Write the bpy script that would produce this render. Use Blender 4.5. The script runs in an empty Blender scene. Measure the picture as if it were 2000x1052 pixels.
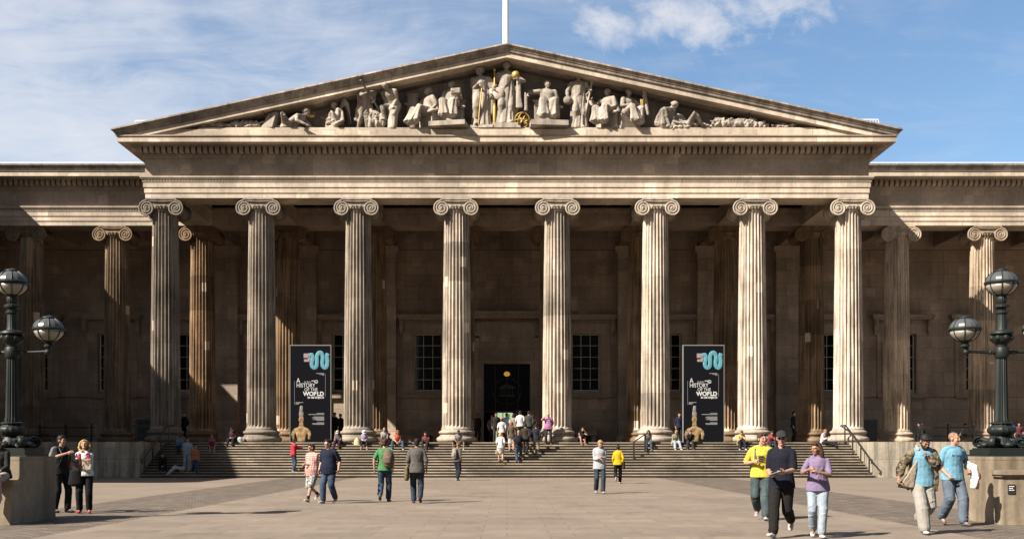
import bpy, math, random
from mathutils import Vector, Matrix
random.seed(7)
SC = bpy.context.scene
COL = SC.collection
R = math.radians
V = Vector

# ------------------------------------------------------------------ camera
F = 2104.0            # focal length in pixels of the 2000 px wide photograph
CAMZ = 1.45
cam = bpy.data.cameras.new("camera")
cam.sensor_width = 36
cam.lens = 36 * F / 2000
cam.shift_x = 0.005
cam.shift_y = 0.1755
cam.clip_end = 2000
cam.clip_start = 0.2
co = bpy.data.objects.new("camera", cam)
COL.objects.link(co)
co.location = (0, 0, CAMZ)
co.rotation_euler = (R(90), 0, 0)
SC.camera = co
SC.render.resolution_x, SC.render.resolution_y = 1024, 538

# ------------------------------------------------------------------ light
SUN = V((1.0, 0.70, -1.0)).normalized()
sl = bpy.data.lights.new("sun", 'SUN')
sl.energy = 5.0
sl.angle = R(0.5)
sl.color = (1.0, 0.93, 0.82)
so = bpy.data.objects.new("sun", sl)
COL.objects.link(so)
so.rotation_euler = SUN.to_track_quat('-Z', 'Y').to_euler()
SC.view_settings.view_transform = 'Standard'
SC.view_settings.look = 'None'
SC.view_settings.exposure = 1.58
SC.view_settings.gamma = 1
SC.cycles.max_bounces = 5
SC.cycles.diffuse_bounces = 3

# ------------------------------------------------------------------ sky
W = bpy.data.worlds.new("World")
SC.world = W
W.use_nodes = True
nt = W.node_tree
nt.nodes.clear()
def N(t, kind, **kw):
    n = t.nodes.new(kind)
    for k, v in kw.items():
        if k.startswith('i_'):
            key = k[2:]
            key = int(key) if key.isdigit() else key.replace('_', ' ')
            n.inputs[key].default_value = v
        else:
            setattr(n, k, v)
    return n
def mth(t, op, a, b=None, c=None, clamp=False):
    n = t.nodes.new('ShaderNodeMath'); n.operation = op; n.use_clamp = clamp
    for i, q in enumerate((a, b, c)):
        if q is None: continue
        if isinstance(q, (int, float)): n.inputs[i].default_value = q
        else: t.links.new(q, n.inputs[i])
    return n.outputs[0]
def ramp(t, fac, stops):
    n = t.nodes.new('ShaderNodeValToRGB')
    t.links.new(fac, n.inputs[0])
    el = n.color_ramp.elements
    while len(el) < len(stops): el.new(0.5)
    for e, (p, c) in zip(el, stops):
        e.position = p
        e.color = (c, c, c, 1) if isinstance(c, (int, float)) else (*c, 1)
    return n.outputs[0]
def mixc(t, fac, a, b, mode='MIX'):
    n = t.nodes.new('ShaderNodeMix'); n.data_type = 'RGBA'; n.blend_type = mode
    for i, q in ((0, fac), (6, a), (7, b)):
        if isinstance(q, (int, float)): n.inputs[i].default_value = q
        elif isinstance(q, tuple): n.inputs[i].default_value = (*q, 1) if len(q) == 3 else q
        else: t.links.new(q, n.inputs[i])
    return n.outputs[2]
sky = N(nt, 'ShaderNodeTexSky', sky_type='NISHITA')
sky.sun_disc = False
sky.sun_elevation = math.asin(-SUN.z)
sky.sun_rotation = math.atan2(-SUN.x, -SUN.y)
sky.air_density = 1.0; sky.dust_density = 1.0; sky.ozone_density = 2.0
tc = N(nt, 'ShaderNodeTexCoord')
sp = N(nt, 'ShaderNodeSeparateXYZ')
nt.links.new(tc.outputs['Generated'], sp.inputs[0])
yy = mth(nt, 'MAXIMUM', sp.outputs[1], 0.05)
u = mth(nt, 'DIVIDE', sp.outputs[0], yy)     # where on the sky, as a slope from the north
v = mth(nt, 'DIVIDE', sp.outputs[2], yy)
cb = N(nt, 'ShaderNodeCombineXYZ')
nt.links.new(u, cb.inputs[0]); nt.links.new(v, cb.inputs[1])
def snoise(scale, detail, rough, sx=1, sy=1, dist=0.0, off=0, rot=0):
    mp = N(nt, 'ShaderNodeMapping')
    mp.inputs['Scale'].default_value = (sx, sy, 1)
    mp.inputs['Location'].default_value = (off, off * .7, off)
    mp.inputs['Rotation'].default_value = (0, 0, rot)
    nt.links.new(cb.outputs[0], mp.inputs[0])
    n = N(nt, 'ShaderNodeTexNoise', i_Scale=scale, i_Detail=detail, i_Roughness=rough, i_Distortion=dist)
    nt.links.new(mp.outputs[0], n.inputs['Vector'])
    return n.outputs[0]
def blob(cx, cy, rx, ry):
    a = mth(nt, 'DIVIDE', mth(nt, 'SUBTRACT', u, cx), rx)
    b = mth(nt, 'DIVIDE', mth(nt, 'SUBTRACT', v, cy), ry)
    d = mth(nt, 'SQRT', mth(nt, 'ADD', mth(nt, 'MULTIPLY', a, a), mth(nt, 'MULTIPLY', b, b)))
    return mth(nt, 'SUBTRACT', 1.0, d)
# cumulus to the right of the flagpole
cum = blob(0.15, 0.408, 0.085, 0.040)
cum = mth(nt, 'MAXIMUM', cum, blob(0.185, 0.385, 0.045, 0.032))
cum = mth(nt, 'MAXIMUM', cum, blob(0.26, 0.415, 0.055, 0.03))
cum = mth(nt, 'MAXIMUM', cum, blob(0.10, 0.395, 0.045, 0.03))
n1 = snoise(22, 7, 0.62, 1, 1.2, 0.3, 3.1)
cum = mth(nt, 'ADD', mth(nt, 'MULTIPLY', cum, 0.75), mth(nt, 'MULTIPLY', mth(nt, 'SUBTRACT', n1, 0.57), 2.2))
cumf = ramp(nt, cum, [(0.0, 0.0), (0.4, 0.42), (0.95, 0.85)])
# high thin veil, thick towards the west
n2 = snoise(5.0, 8, 0.6, 1.0, 1.9, 0.6, 1.3, 0.35)
n3 = snoise(14.0, 6, 0.65, 0.5, 2.6, 0.8, 7.7, 0.5)
west = mth(nt, 'MULTIPLY_ADD', u, -0.85, 0.27, clamp=True)
veil = mth(nt, 'ADD', west, mth(nt, 'MULTIPLY', mth(nt, 'SUBTRACT', n2, 0.5), 1.0))
veil = mth(nt, 'ADD', veil, mth(nt, 'MULTIPLY', mth(nt, 'SUBTRACT', n3, 0.5), 0.7))
veilf = ramp(nt, veil, [(0.0, 0.02), (0.3, 0.2), (0.6, 0.6), (0.9, 0.9)])
north = ramp(nt, sp.outputs[1], [(0.0, 0.0), (0.35, 1.0)])
veilf = mth(nt, 'MULTIPLY', veilf, north)
haze = ramp(nt, mth(nt, 'MULTIPLY_ADD', sp.outputs[1], 0.5, 0.5), [(0.3, (0.85, 0.76, 0.64)), (0.62, (0.92, 1.04, 1.09))])
clear = mixc(nt, 1.0, sky.outputs[0], haze, 'MULTIPLY')
base = mixc(nt, veilf, clear, (5.6, 5.7, 6.1))
base = mixc(nt, mth(nt, 'MULTIPLY', cumf, north), base, (6.6, 6.3, 6.2))
bg = N(nt, 'ShaderNodeBackground')
bg.inputs[1].default_value = 0.05
nt.links.new(base, bg.inputs[0])
wo = N(nt, 'ShaderNodeOutputWorld')
nt.links.new(bg.outputs[0], wo.inputs[0])

# ------------------------------------------------------------------ materials
def mat(name, color, rough=0.8, metal=0.0, spec=0.3):
    m = bpy.data.materials.new(name)
    m.use_nodes = True
    b = m.node_tree.nodes['Principled BSDF']
    b.inputs['Base Color'].default_value = (*color, 1)
    b.inputs['Roughness'].default_value = rough
    b.inputs['Metallic'].default_value = metal
    b.inputs['Specular IOR Level'].default_value = spec
    return m
def bsdf(m): return m.node_tree.nodes['Principled BSDF']
def coords(t, kind='Object', scale=(1, 1, 1)):
    c = N(t, 'ShaderNodeTexCoord'); mp = N(t, 'ShaderNodeMapping')
    mp.inputs['Scale'].default_value = scale
    t.links.new(c.outputs[kind], mp.inputs[0])
    return mp.outputs[0]
def noise(t, vec, scale, detail=4, rough=0.55, dist=0.0):
    n = N(t, 'ShaderNodeTexNoise', i_Scale=scale, i_Detail=detail, i_Roughness=rough, i_Distortion=dist)
    t.links.new(vec, n.inputs['Vector'])
    return n.outputs[0]
def bump(m, h, strength=0.3, dist=0.02):
    t = m.node_tree
    b = N(t, 'ShaderNodeBump'); b.inputs['Strength'].default_value = strength; b.inputs['Distance'].default_value = dist
    t.links.new(h, b.inputs['Height'])
    t.links.new(b.outputs[0], bsdf(m).inputs['Normal'])
def bricks(t, plane, bw, bh, mortar, c1, c2, cm, off=0.5):
    c = N(t, 'ShaderNodeTexCoord'); s = N(t, 'ShaderNodeSeparateXYZ'); k = N(t, 'ShaderNodeCombineXYZ')
    t.links.new(c.outputs['Object'], s.inputs[0])
    if plane == 'xz':
        t.links.new(mth(t, 'ADD', s.outputs[0], s.outputs[1]), k.inputs[0]); t.links.new(s.outputs[2], k.inputs[1])
    else:
        t.links.new(s.outputs[0], k.inputs[0]); t.links.new(s.outputs[1], k.inputs[1])
    b = N(t, 'ShaderNodeTexBrick')
    b.offset = off
    b.inputs['Color1'].default_value = (*c1, 1); b.inputs['Color2'].default_value = (*c2, 1); b.inputs['Mortar'].default_value = (*cm, 1)
    b.inputs['Scale'].default_value = 1
    b.inputs['Mortar Size'].default_value = mortar
    b.inputs['Mortar Smooth'].default_value = 0.1
    b.inputs['Brick Width'].default_value = bw
    b.inputs['Row Height'].default_value = bh
    t.links.new(k.outputs[0], b.inputs['Vector'])
    return b
def stone(name, col, dark=0.55, bw=1.9, bh=0.9, mortar=0.012, contrast=0.16, streak=0.5, rough=0.85, blotch=0.35, tinted=False):
    """Portland-like limestone in blocks, with rain streaks and soot."""
    m = mat(name, col, rough, 0, 0.2)
    t = m.node_tree
    c1 = tuple(x * (1 + contrast) for x in col); c2 = tuple(x * (1 - contrast) for x in col)
    b = bricks(t, 'xz', bw, bh, mortar, c1, c2, tuple(x * 0.5 for x in col))
    p = coords(t)
    big = ramp(t, noise(t, p, 0.35, 5, 0.6), [(0.38, 1 - blotch), (0.62, 1.0)])
    st = ramp(t, noise(t, coords(t, 'Object', (2.6, 2.6, 0.22)), 1.0, 6, 0.62, 0.3), [(0.36, 1 - streak), (0.56, 1.0)])
    fine = ramp(t, noise(t, p, 6, 6, 0.7), [(0.25, 0.78), (0.7, 1.1)])
    # a few replaced, paler blocks
    q = N(t, 'ShaderNodeTexCoord'); sx = N(t, 'ShaderNodeSeparateXYZ'); t.links.new(q.outputs['Object'], sx.inputs[0])
    wn = N(t, 'ShaderNodeTexWhiteNoise', noise_dimensions='2D'); cv = N(t, 'ShaderNodeCombineXYZ')
    t.links.new(mth(t, 'FLOOR', mth(t, 'MULTIPLY', mth(t, 'ADD', sx.outputs[0], sx.outputs[1]), 1.55)), cv.inputs[0])
    t.links.new(mth(t, 'FLOOR', mth(t, 'MULTIPLY', sx.outputs[2], 1.9)), cv.inputs[1]); t.links.new(cv.outputs[0], wn.inputs['Vector'])
    pale = ramp(t, wn.outputs[0], [(0.93, 1.0), (0.94, 1.28)])
    c = mixc(t, 1.0, b.outputs[0], big, 'MULTIPLY')
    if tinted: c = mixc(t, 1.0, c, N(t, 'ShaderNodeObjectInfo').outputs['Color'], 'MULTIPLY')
    c = mixc(t, dark, c, mixc(t, 1.0, c, st, 'MULTIPLY'))
    c = mixc(t, 1.0, c, fine, 'MULTIPLY')
    if bw < 6: c = mixc(t, 1.0, c, pale, 'MULTIPLY')
    t.links.new(c, bsdf(m).inputs['Base Color'])
    bump(m, noise(t, p, 9, 6, 0.7), 0.25, 0.03)
    return m
def drum_stone(name, col):
    """column shafts: one tone per drum, vertical streaks, pale patched blocks."""
    m = mat(name, col, 0.85, 0, 0.2)
    t = m.node_tree
    c = N(t, 'ShaderNodeTexCoord'); s = N(t, 'ShaderNodeSeparateXYZ'); t.links.new(c.outputs['Object'], s.inputs[0])
    oi = N(t, 'ShaderNodeObjectInfo')
    rnd = mth(t, 'MULTIPLY', oi.outputs['Random'], 37.0)
    z = mth(t, 'ADD', mth(t, 'MULTIPLY', s.outputs[2], 0.46), rnd)
    wn = N(t, 'ShaderNodeTexWhiteNoise', noise_dimensions='1D')
    t.links.new(mth(t, 'FLOOR', z), wn.inputs['W'])
    tone = ramp(t, wn.outputs[0], [(0.0, 0.66), (0.35, 0.9), (0.8, 1.0), (1.0, 1.12)])
    fr = mth(t, 'FRACT', z)
    joint = ramp(t, fr, [(0.0, 0.62), (0.012, 1.0)])
    off = N(t, 'ShaderNodeCombineXYZ'); t.links.new(rnd, off.inputs[0]); t.links.new(rnd, off.inputs[2])
    def vec(sc):
        a = N(t, 'ShaderNodeVectorMath', operation='ADD'); t.links.new(c.outputs['Object'], a.inputs[0]); t.links.new(off.outputs[0], a.inputs[1])
        mp = N(t, 'ShaderNodeMapping'); mp.inputs['Scale'].default_value = sc; t.links.new(a.outputs[0], mp.inputs[0])
        return mp.outputs[0]
    st = ramp(t, noise(t, vec((3.5, 3.5, 0.25)), 1, 6, 0.65, 0.4), [(0.36, 0.42), (0.56, 1.0)])
    bl = ramp(t, noise(t, vec((1, 1, 0.6)), 0.7, 5, 0.6), [(0.38, 0.58), (0.6, 1.0)])
    fi = ramp(t, noise(t, vec((1, 1, 1)), 7, 6, 0.7), [(0.25, 0.75), (0.7, 1.08)])
    # odd pale blocks let into the fluting
    vo = N(t, 'ShaderNodeTexVoronoi', feature='F1', distance='CHEBYCHEV'); vo.inputs['Scale'].default_value = 0.9
    t.links.new(vec((1.2, 1.2, 0.8)), vo.inputs['Vector'])
    pw = N(t, 'ShaderNodeTexWhiteNoise', noise_dimensions='3D'); t.links.new(vo.outputs['Position'], pw.inputs['Vector'])
    patch = mth(t, 'MULTIPLY', mth(t, 'GREATER_THAN', pw.outputs[0], 0.86), mth(t, 'LESS_THAN', vo.outputs['Distance'], 0.2))
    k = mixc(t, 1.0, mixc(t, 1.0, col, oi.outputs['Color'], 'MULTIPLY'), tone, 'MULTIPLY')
    for q in (joint, st, bl, fi): k = mixc(t, 1.0, k, q, 'MULTIPLY')
    k = mixc(t, mth(t, 'MULTIPLY', patch, 0.7), k, tuple(x * 1.15 for x in col))
    t.links.new(k, bsdf(m).inputs['Base Color'])
    bump(m, noise(t, vec((1, 1, 1)), 10, 6, 0.7), 0.25, 0.03)
    return m
def cloth(name, col, var=0.18, rough=0.9, scale=14):
    m = mat(name, col, rough, 0, 0.15)
    t = m.node_tree
    p = coords(t)
    f = ramp(t, noise(t, p, scale, 5, 0.6), [(0.3, 1 - var), (0.7, 1 + var)])
    t.links.new(mixc(t, 1.0, col, f, 'MULTIPLY'), bsdf(m).inputs['Base Color'])
    bump(m, noise(t, p, 16, 4, 0.6), 0.5, 0.02)
    return m
def denim(name, col, fade=0.5):
    m = mat(name, col, 0.9, 0, 0.15)
    t = m.node_tree
    f = ramp(t, noise(t, coords(t, 'Object', (1, 1, 0.5)), 6, 5, 0.6), [(0.35, 0.0), (0.65, fade)])
    t.links.new(mixc(t, f, col, tuple(min(0.8, x * 2.2 + 0.03) for x in col)), bsdf(m).inputs['Base Color'])
    bump(m, noise(t, coords(t), 18, 4, 0.6), 0.6, 0.02)
    return m
def camo(name, cols, scale=9):
    m = mat(name, cols[0], 0.9, 0, 0.15)
    t = m.node_tree
    p = coords(t, 'Object', (1, 1, 1.5))
    a = noise(t, p, scale, 2, 0.5, 0.8)
    b = noise(t, coords(t, 'Object', (1.3, .8, 1)), scale * 1.3, 2, 0.5, 0.6)
    c = mixc(t, ramp(t, a, [(0.48, 0), (0.5, 1)]), cols[0], cols[1])
    c = mixc(t, ramp(t, b, [(0.55, 0), (0.57, 1)]), c, cols[2])
    t.links.new(c, bsdf(m).inputs['Base Color'])
    return m
def check(name, a, b, pitch=0.045):
    m = mat(name, a, 0.9, 0, 0.15)
    t = m.node_tree
    c = N(t, 'ShaderNodeTexCoord'); s = N(t, 'ShaderNodeSeparateXYZ'); t.links.new(c.outputs['Object'], s.inputs[0])
    l1 = mth(t, 'LESS_THAN', mth(t, 'FRACT', mth(t, 'DIVIDE', s.outputs[0], pitch)), 0.45)
    l2 = mth(t, 'LESS_THAN', mth(t, 'FRACT', mth(t, 'DIVIDE', s.outputs[2], pitch)), 0.45)
    f = mth(t, 'MULTIPLY', mth(t, 'ADD', l1, l2), 0.5)
    t.links.new(mixc(t, f, a, b), bsdf(m).inputs['Base Color'])
    return m

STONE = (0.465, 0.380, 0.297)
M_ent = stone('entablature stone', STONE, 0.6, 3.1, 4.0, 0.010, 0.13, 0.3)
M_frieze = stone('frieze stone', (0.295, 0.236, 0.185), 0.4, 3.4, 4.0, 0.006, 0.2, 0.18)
M_sima = stone('sooty stone', (0.27, 0.225, 0.185), 0.9, 2.2, 6.0, 0.012, 0.14, 0.55)
M_col = drum_stone('column stone', (0.58, 0.48, 0.378))
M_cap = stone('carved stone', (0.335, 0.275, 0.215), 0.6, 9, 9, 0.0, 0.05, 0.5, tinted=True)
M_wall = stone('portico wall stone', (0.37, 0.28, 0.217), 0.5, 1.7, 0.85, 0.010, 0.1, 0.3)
M_terr = stone('terrace stone', (0.33, 0.285, 0.225), 0.9, 3.4, 0.95, 0.010, 0.1, 0.6)
M_ped = stone('pier stone', (0.235, 0.185, 0.132), 0.8, 6, 6, 0.0, 0.05, 0.5)
M_stat = stone('statue stone', (0.345, 0.293, 0.243), 0.95, 9, 9, 0.0, 0.02, 0.5)
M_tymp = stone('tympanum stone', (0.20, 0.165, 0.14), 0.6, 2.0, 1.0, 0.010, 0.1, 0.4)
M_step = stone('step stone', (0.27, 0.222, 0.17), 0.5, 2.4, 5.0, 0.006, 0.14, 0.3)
M_riser = stone('shaded step riser stone', (0.075, 0.062, 0.047), 0.5, 2.4, 5.0, 0.006, 0.14, 0.3)  # same stone, coloured dark for the shade below the nosings
M_lead = mat('lead roof', (0.28, 0.29, 0.31), 0.6)
M_white = mat('white paint', (0.75, 0.75, 0.73), 0.5)
M_gold = mat('gilding', (0.36, 0.24, 0.07), 0.5, 0.5)
M_iron = mat('black ironwork', (0.012, 0.012, 0.013), 0.45, 0, 0.5)
M_green = mat('dark green lamp iron', (0.009, 0.0115, 0.0105), 0.5, 0, 0.22)
M_glassd = mat('dark window glass', (0.006, 0.007, 0.008), 0.04, 0, 0.5)
M_frame = mat('painted window bars', (0.55, 0.52, 0.47), 0.6)
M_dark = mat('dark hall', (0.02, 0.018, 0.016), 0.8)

# ------------------------------------------------------------------ mesh helpers
class MB:
    """collects shapes that become ONE mesh object"""
    def __init__(s): s.v = []; s.f = []; s.m = []
    def add(s, vs, fs, mi=0):
        o = len(s.v); s.v += [tuple(p) for p in vs]
        s.f += [tuple(i + o for i in f) for f in fs]; s.m += [mi] * len(fs)
    def box(s, x0, x1, y0, y1, z0, z1, mi=0):
        x0, x1 = sorted((x0, x1)); y0, y1 = sorted((y0, y1)); z0, z1 = sorted((z0, z1))
        s.add([(x0,y0,z0),(x1,y0,z0),(x1,y1,z0),(x0,y1,z0),(x0,y0,z1),(x1,y0,z1),(x1,y1,z1),(x0,y1,z1)],
              [(0,3,2,1),(4,5,6,7),(0,1,5,4),(1,2,6,5),(2,3,7,6),(3,0,4,7)], mi)
    def hull(s, pts8, mi=0):   # eight corners in box order
        s.add(pts8, [(0,3,2,1),(4,5,6,7),(0,1,5,4),(1,2,6,5),(2,3,7,6),(3,0,4,7)], mi)
    def lathe(s, prof, seg=48, c=(0, 0, 0), mi=0, ribs=0, rd=0.0):
        vs = []; fs = []
        for r, z in prof:
            for i in range(seg):
                a = 2 * math.pi * i / seg
                q = r * (1 + (rd * math.cos(ribs * a) if ribs else 0))
                vs.append((c[0] + q * math.cos(a), c[1] + q * math.sin(a), c[2] + z))
        n = len(prof)
        for j in range(n - 1):
            for i in range(seg):
                k = (i + 1) % seg
                fs.append((j*seg+i, j*seg+k, (j+1)*seg+k, (j+1)*seg+i))
        fs.append(tuple(range(seg))[::-1]); fs.append(tuple((n-1)*seg + i for i in range(seg)))
        s.add(vs, fs, mi)
    def tube(s, pts, rad, seg=10, ref=None, mi=0, cap=True):
        P = [V(p) for p in pts]; n = len(P)
        rad = [(r, r) if isinstance(r, (int, float)) else r for r in (rad if isinstance(rad, list) else [rad] * n)]
        rings = []
        for i in range(n):
            t = (P[min(i+1, n-1)] - P[max(i-1, 0)])
            t = t.normalized() if t.length > 1e-9 else V((0, 0, 1))
            r0 = V(ref) if ref is not None else (V((1, 0, 0)) if abs(t.x) < 0.9 else V((0, 1, 0)))
            uu = (r0 - t * r0.dot(t))
            if uu.length < 1e-5: uu = t.orthogonal()
            uu.normalize(); ww = t.cross(uu)
            rings.append((P[i], t, uu, ww, rad[i]))
        full = []
        if cap:
            p, t, a, b, (ra, rb) = rings[0]; e = min(ra, rb)
            full += [(p - t * e * 0.9, t, a, b, (ra * .45, rb * .45)), (p - t * e * .5, t, a, b, (ra * .86, rb * .86))]
        full += rings
        if cap:
            p, t, a, b, (ra, rb) = rings[-1]; e = min(ra, rb)
            full += [(p + t * e * .5, t, a, b, (ra * .86, rb * .86)), (p + t * e * 0.9, t, a, b, (ra * .45, rb * .45))]
        vs = []; fs = []
        for p, t, a, b, (ra, rb) in full:
            for i in range(seg):
                g = 2 * math.pi * i / seg
                vs.append(p + a * (ra * math.cos(g)) + b * (rb * math.sin(g)))
        m = len(full)
        for j in range(m - 1):
            for i in range(seg):
                k = (i + 1) % seg
                fs.append((j*seg+i, j*seg+k, (j+1)*seg+k, (j+1)*seg+i))
        fs.append(tuple(range(seg))[::-1]); fs.append(tuple((m-1)*seg + i for i in range(seg)))
        s.add(vs, fs, mi)
    def ell(s, c, r, rot=None, seg=14, rows=9, mi=0):
        c = V(c); vs = []; fs = []
        for j in range(1, rows):
            th = math.pi * j / rows
            for i in range(seg):
                a = 2 * math.pi * i / seg
                q = V((r[0]*math.sin(th)*math.cos(a), r[1]*math.sin(th)*math.sin(a), -r[2]*math.cos(th)))
                if rot is not None: q = rot @ q
                vs.append(c + q)
        b = V((0, 0, -r[2])); tp = V((0, 0, r[2]))
        if rot is not None: b = rot @ b; tp = rot @ tp
        vs.append(c + b); vs.append(c + tp)
        nb = (rows - 1) * seg
        for j in range(rows - 2):
            for i in range(seg):
                k = (i + 1) % seg
                fs.append((j*seg+i, j*seg+k, (j+1)*seg+k, (j+1)*seg+i))
        for i in range(seg):
            k = (i + 1) % seg
            fs.append((nb, k, i)); fs.append((nb + 1, (rows-2)*seg+i, (rows-2)*seg+k))
        s.add(vs, fs, mi)
    def prism(s, poly, x0, x1, mi=0):     # poly of (y, z), run along x
        n = len(poly)
        vs = [(x0, y, z) for y, z in poly] + [(x1, y, z) for y, z in poly]
        fs = [(i, (i+1) % n, n + (i+1) % n, n + i) for i in range(n)] + [tuple(range(n))[::-1], tuple(range(n, 2*n))]
        s.add(vs, fs, mi)
    def build(s, name, mats, parent=None, smooth=False, voxel=None, iters=4, fold=0.0, fsize=0.1, loc=None, rz=0.0):
        me = bpy.data.meshes.new(name)
        me.from_pydata(s.v, [], s.f)
        mats = mats if isinstance(mats, (list, tuple)) else [mats]
        for m in mats: me.materials.append(m)
        if len(mats) > 1: me.polygons.foreach_set('material_index', s.m)
        if smooth is not False:
            me.polygons.foreach_set('use_smooth', [True] * len(me.polygons))
        me.update()
        o = bpy.data.objects.new(name, me)
        COL.objects.link(o)
        if smooth == 'auto':
            md = o.modifiers.new('split', 'EDGE_SPLIT'); md.split_angle = R(40)
        if voxel:
            md = o.modifiers.new('join', 'REMESH'); md.mode = 'VOXEL'; md.voxel_size = voxel; md.use_smooth_shade = True
            if iters:
                sm = o.modifiers.new('soften', 'SMOOTH'); sm.factor = 0.5; sm.iterations = iters
            if fold:
                d = o.modifiers.new('folds', 'DISPLACE'); d.texture = fold_tex(fsize); d.strength = fold; d.mid_level = 0.5
                d.texture_coords = 'LOCAL'
        if parent is not None: o.parent = parent
        if loc is not None: o.location = loc
        o.rotation_euler.z = rz
        return o
_ft = {}
def fold_tex(size):
    if size not in _ft:
        t = bpy.data.textures.new('cloth folds', 'CLOUDS'); t.noise_scale = size; t.noise_depth = 2
        _ft[size] = t
    return _ft[size]
def tag(o, label, cat, group=None):
    o['label'] = label; o['category'] = cat
    if group: o['group'] = group
    return o
def struct(o, kind='structure'):
    o['kind'] = kind; return o
def thing(name, label, cat, loc=(0, 0, 0), rz=0.0, group=None):
    o = bpy.data.objects.new(name, None); COL.objects.link(o)
    o.empty_display_size = 0.3
    o.location = loc; o.rotation_euler.z = rz
    return tag(o, label, cat, group)
def part(name, parent, loc=(0, 0, 0)):
    o = bpy.data.objects.new(name, None); COL.objects.link(o)
    o.empty_display_size = 0.2
    o.parent = parent; o.location = loc
    return o
def dup(o, parent=None):
    c = o.copy(); COL.objects.link(c); c.parent = parent
    for ch in [q for q in SC.objects if q.parent == o]: dup(ch, c)
    return c
def text(body, size, loc, m, parent, name='lettering', align='LEFT', bold=0.0, sx=1.0):
    cu = bpy.data.curves.new(name, 'FONT'); cu.body = body; cu.size = size; cu.align_x = align
    cu.extrude = 0.004; cu.offset = bold
    o = bpy.data.objects.new(name, cu); COL.objects.link(o)
    dg = bpy.context.evaluated_depsgraph_get(); dg.update()
    me = bpy.data.meshes.new_from_object(o.evaluated_get(dg))
    bpy.data.objects.remove(o)
    me.materials.clear(); me.materials.append(m)
    q = bpy.data.objects.new(name, me); COL.objects.link(q)
    q.parent = parent; q.location = loc; q.rotation_euler = (R(90), 0, 0); q.scale = (sx, 1, 1)
    return q

# ------------------------------------------------------------------ ground
def ground_mats():
    m = mat('paving slabs', (0.15, 0.125, 0.1), 0.8, 0, 0.25); t = m.node_tree
    b = bricks(t, 'xy', 1.15, 0.72, 0.010, (0.172, 0.136, 0.106), (0.142, 0.112, 0.088), (0.105, 0.083, 0.066), 0.37)
    p = coords(t)
    c = mixc(t, 1.0, b.outputs[0], ramp(t, noise(t, p, 0.25, 6, 0.6), [(0.35, 0.86), (0.65, 1.08)]), 'MULTIPLY')
    c = mixc(t, 1.0, c, ramp(t, noise(t, p, 3, 6, 0.7), [(0.3, 0.86), (0.7, 1.1)]), 'MULTIPLY')
    sp_ = ramp(t, noise(t, p, 9, 2, 0.5), [(0.25, 0.6), (0.29, 1.0)])
    c = mixc(t, 1.0, c, ramp(t, noise(t, coords(t, 'Object', (1, .6, 1)), 0.9, 5, 0.65, 0.6), [(0.32, 0.78), (0.45, 1.0)]), 'MULTIPLY')
    c = mixc(t, 1.0, c, sp_, 'MULTIPLY')
    t.links.new(c, bsdf(m).inputs['Base Color'])
    bump(m, noise(t, p, 30, 5, 0.7), 0.2, 0.01)
    g = mat('rolled gravel', (0.14, 0.12, 0.1), 0.9, 0, 0.2); t = g.node_tree
    p = coords(t)
    c = mixc(t, 1.0, (0.162, 0.128, 0.101), ramp(t, noise(t, p, 0.3, 6, 0.6), [(0.35, 0.86), (0.65, 1.06)]), 'MULTIPLY')
    c = mixc(t, 1.0, c, ramp(t, noise(t, p, 22, 5, 0.7), [(0.3, 0.75), (0.7, 1.15)]), 'MULTIPLY')
    t.links.new(c, bsdf(g).inputs['Base Color'])
    k = mat('granite setts', (0.08, 0.07, 0.06), 0.8, 0, 0.25); t = k.node_tree
    b = bricks(t, 'xy', 0.26, 0.15, 0.018, (0.155, 0.121, 0.094), (0.085, 0.066, 0.052), (0.045, 0.036, 0.03), 0.5)
    p = coords(t)
    c = mixc(t, 1.0, b.outputs[0], ramp(t, noise(t, p, 1.2, 6, 0.6), [(0.3, 0.75), (0.7, 1.15)]), 'MULTIPLY')
    t.links.new(c, bsdf(k).inputs['Base Color'])
    bump(k, b.outputs['Fac'], 0.6, -0.02)
    return m, g, k
M_pave, M_grav, M_sett = ground_mats()
b = MB(); b.box(-400, 400, -300, 500, -1.0, -0.008)
struct(b.build('ground', M_grav))
b = MB(); b.box(-7.75, 7.75, -30, 56.2, -0.2, 0.0)
struct(b.build('pavement', M_pave))
for s in (-1, 1):
    b = MB()
    x0, x1 = s * 7.75, s * 10.7
    b.hull([(min(x0, x1), -30, -.2), (max(x0, x1), -30, -.2), (max(x0, x1 + (0.6 if s > 0 else 0)), 56.2, -.2), (min(x0, x1 - (0.6 if s < 0 else 0)), 56.2, -.2),
            (min(x0, x1), -30, -.004), (max(x0, x1), -30, -.004), (max(x0, x1 + (0.6 if s > 0 else 0)), 56.2, -.004), (min(x0, x1 - (0.6 if s < 0 else 0)), 56.2, -.004)])
    struct(b.build('cobbled_path', M_sett))

# ------------------------------------------------------------------ museum
ZS = 1.85          # stylobate
Y1, Y2, YW = 61.0, 68.4, 75.0
YF = Y1 - 0.86     # front plane of the portico entablature
YG = Y2 - 0.86     # front plane of the wing entablature
HX = 20.19
ZA = 15.47
XC = [2.84, 8.41, 13.89, 19.33]
museum = thing('museum_building', 'long columned stone museum with eight tall front columns under a sculpted pediment', 'museum', (0, Y1, 0))
OFF = V((0, -Y1, 0))
def mpart(mb, name, m, parent=museum, smooth=False):
    o = mb.build(name, m, parent, smooth); o.location = OFF; return o

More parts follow.
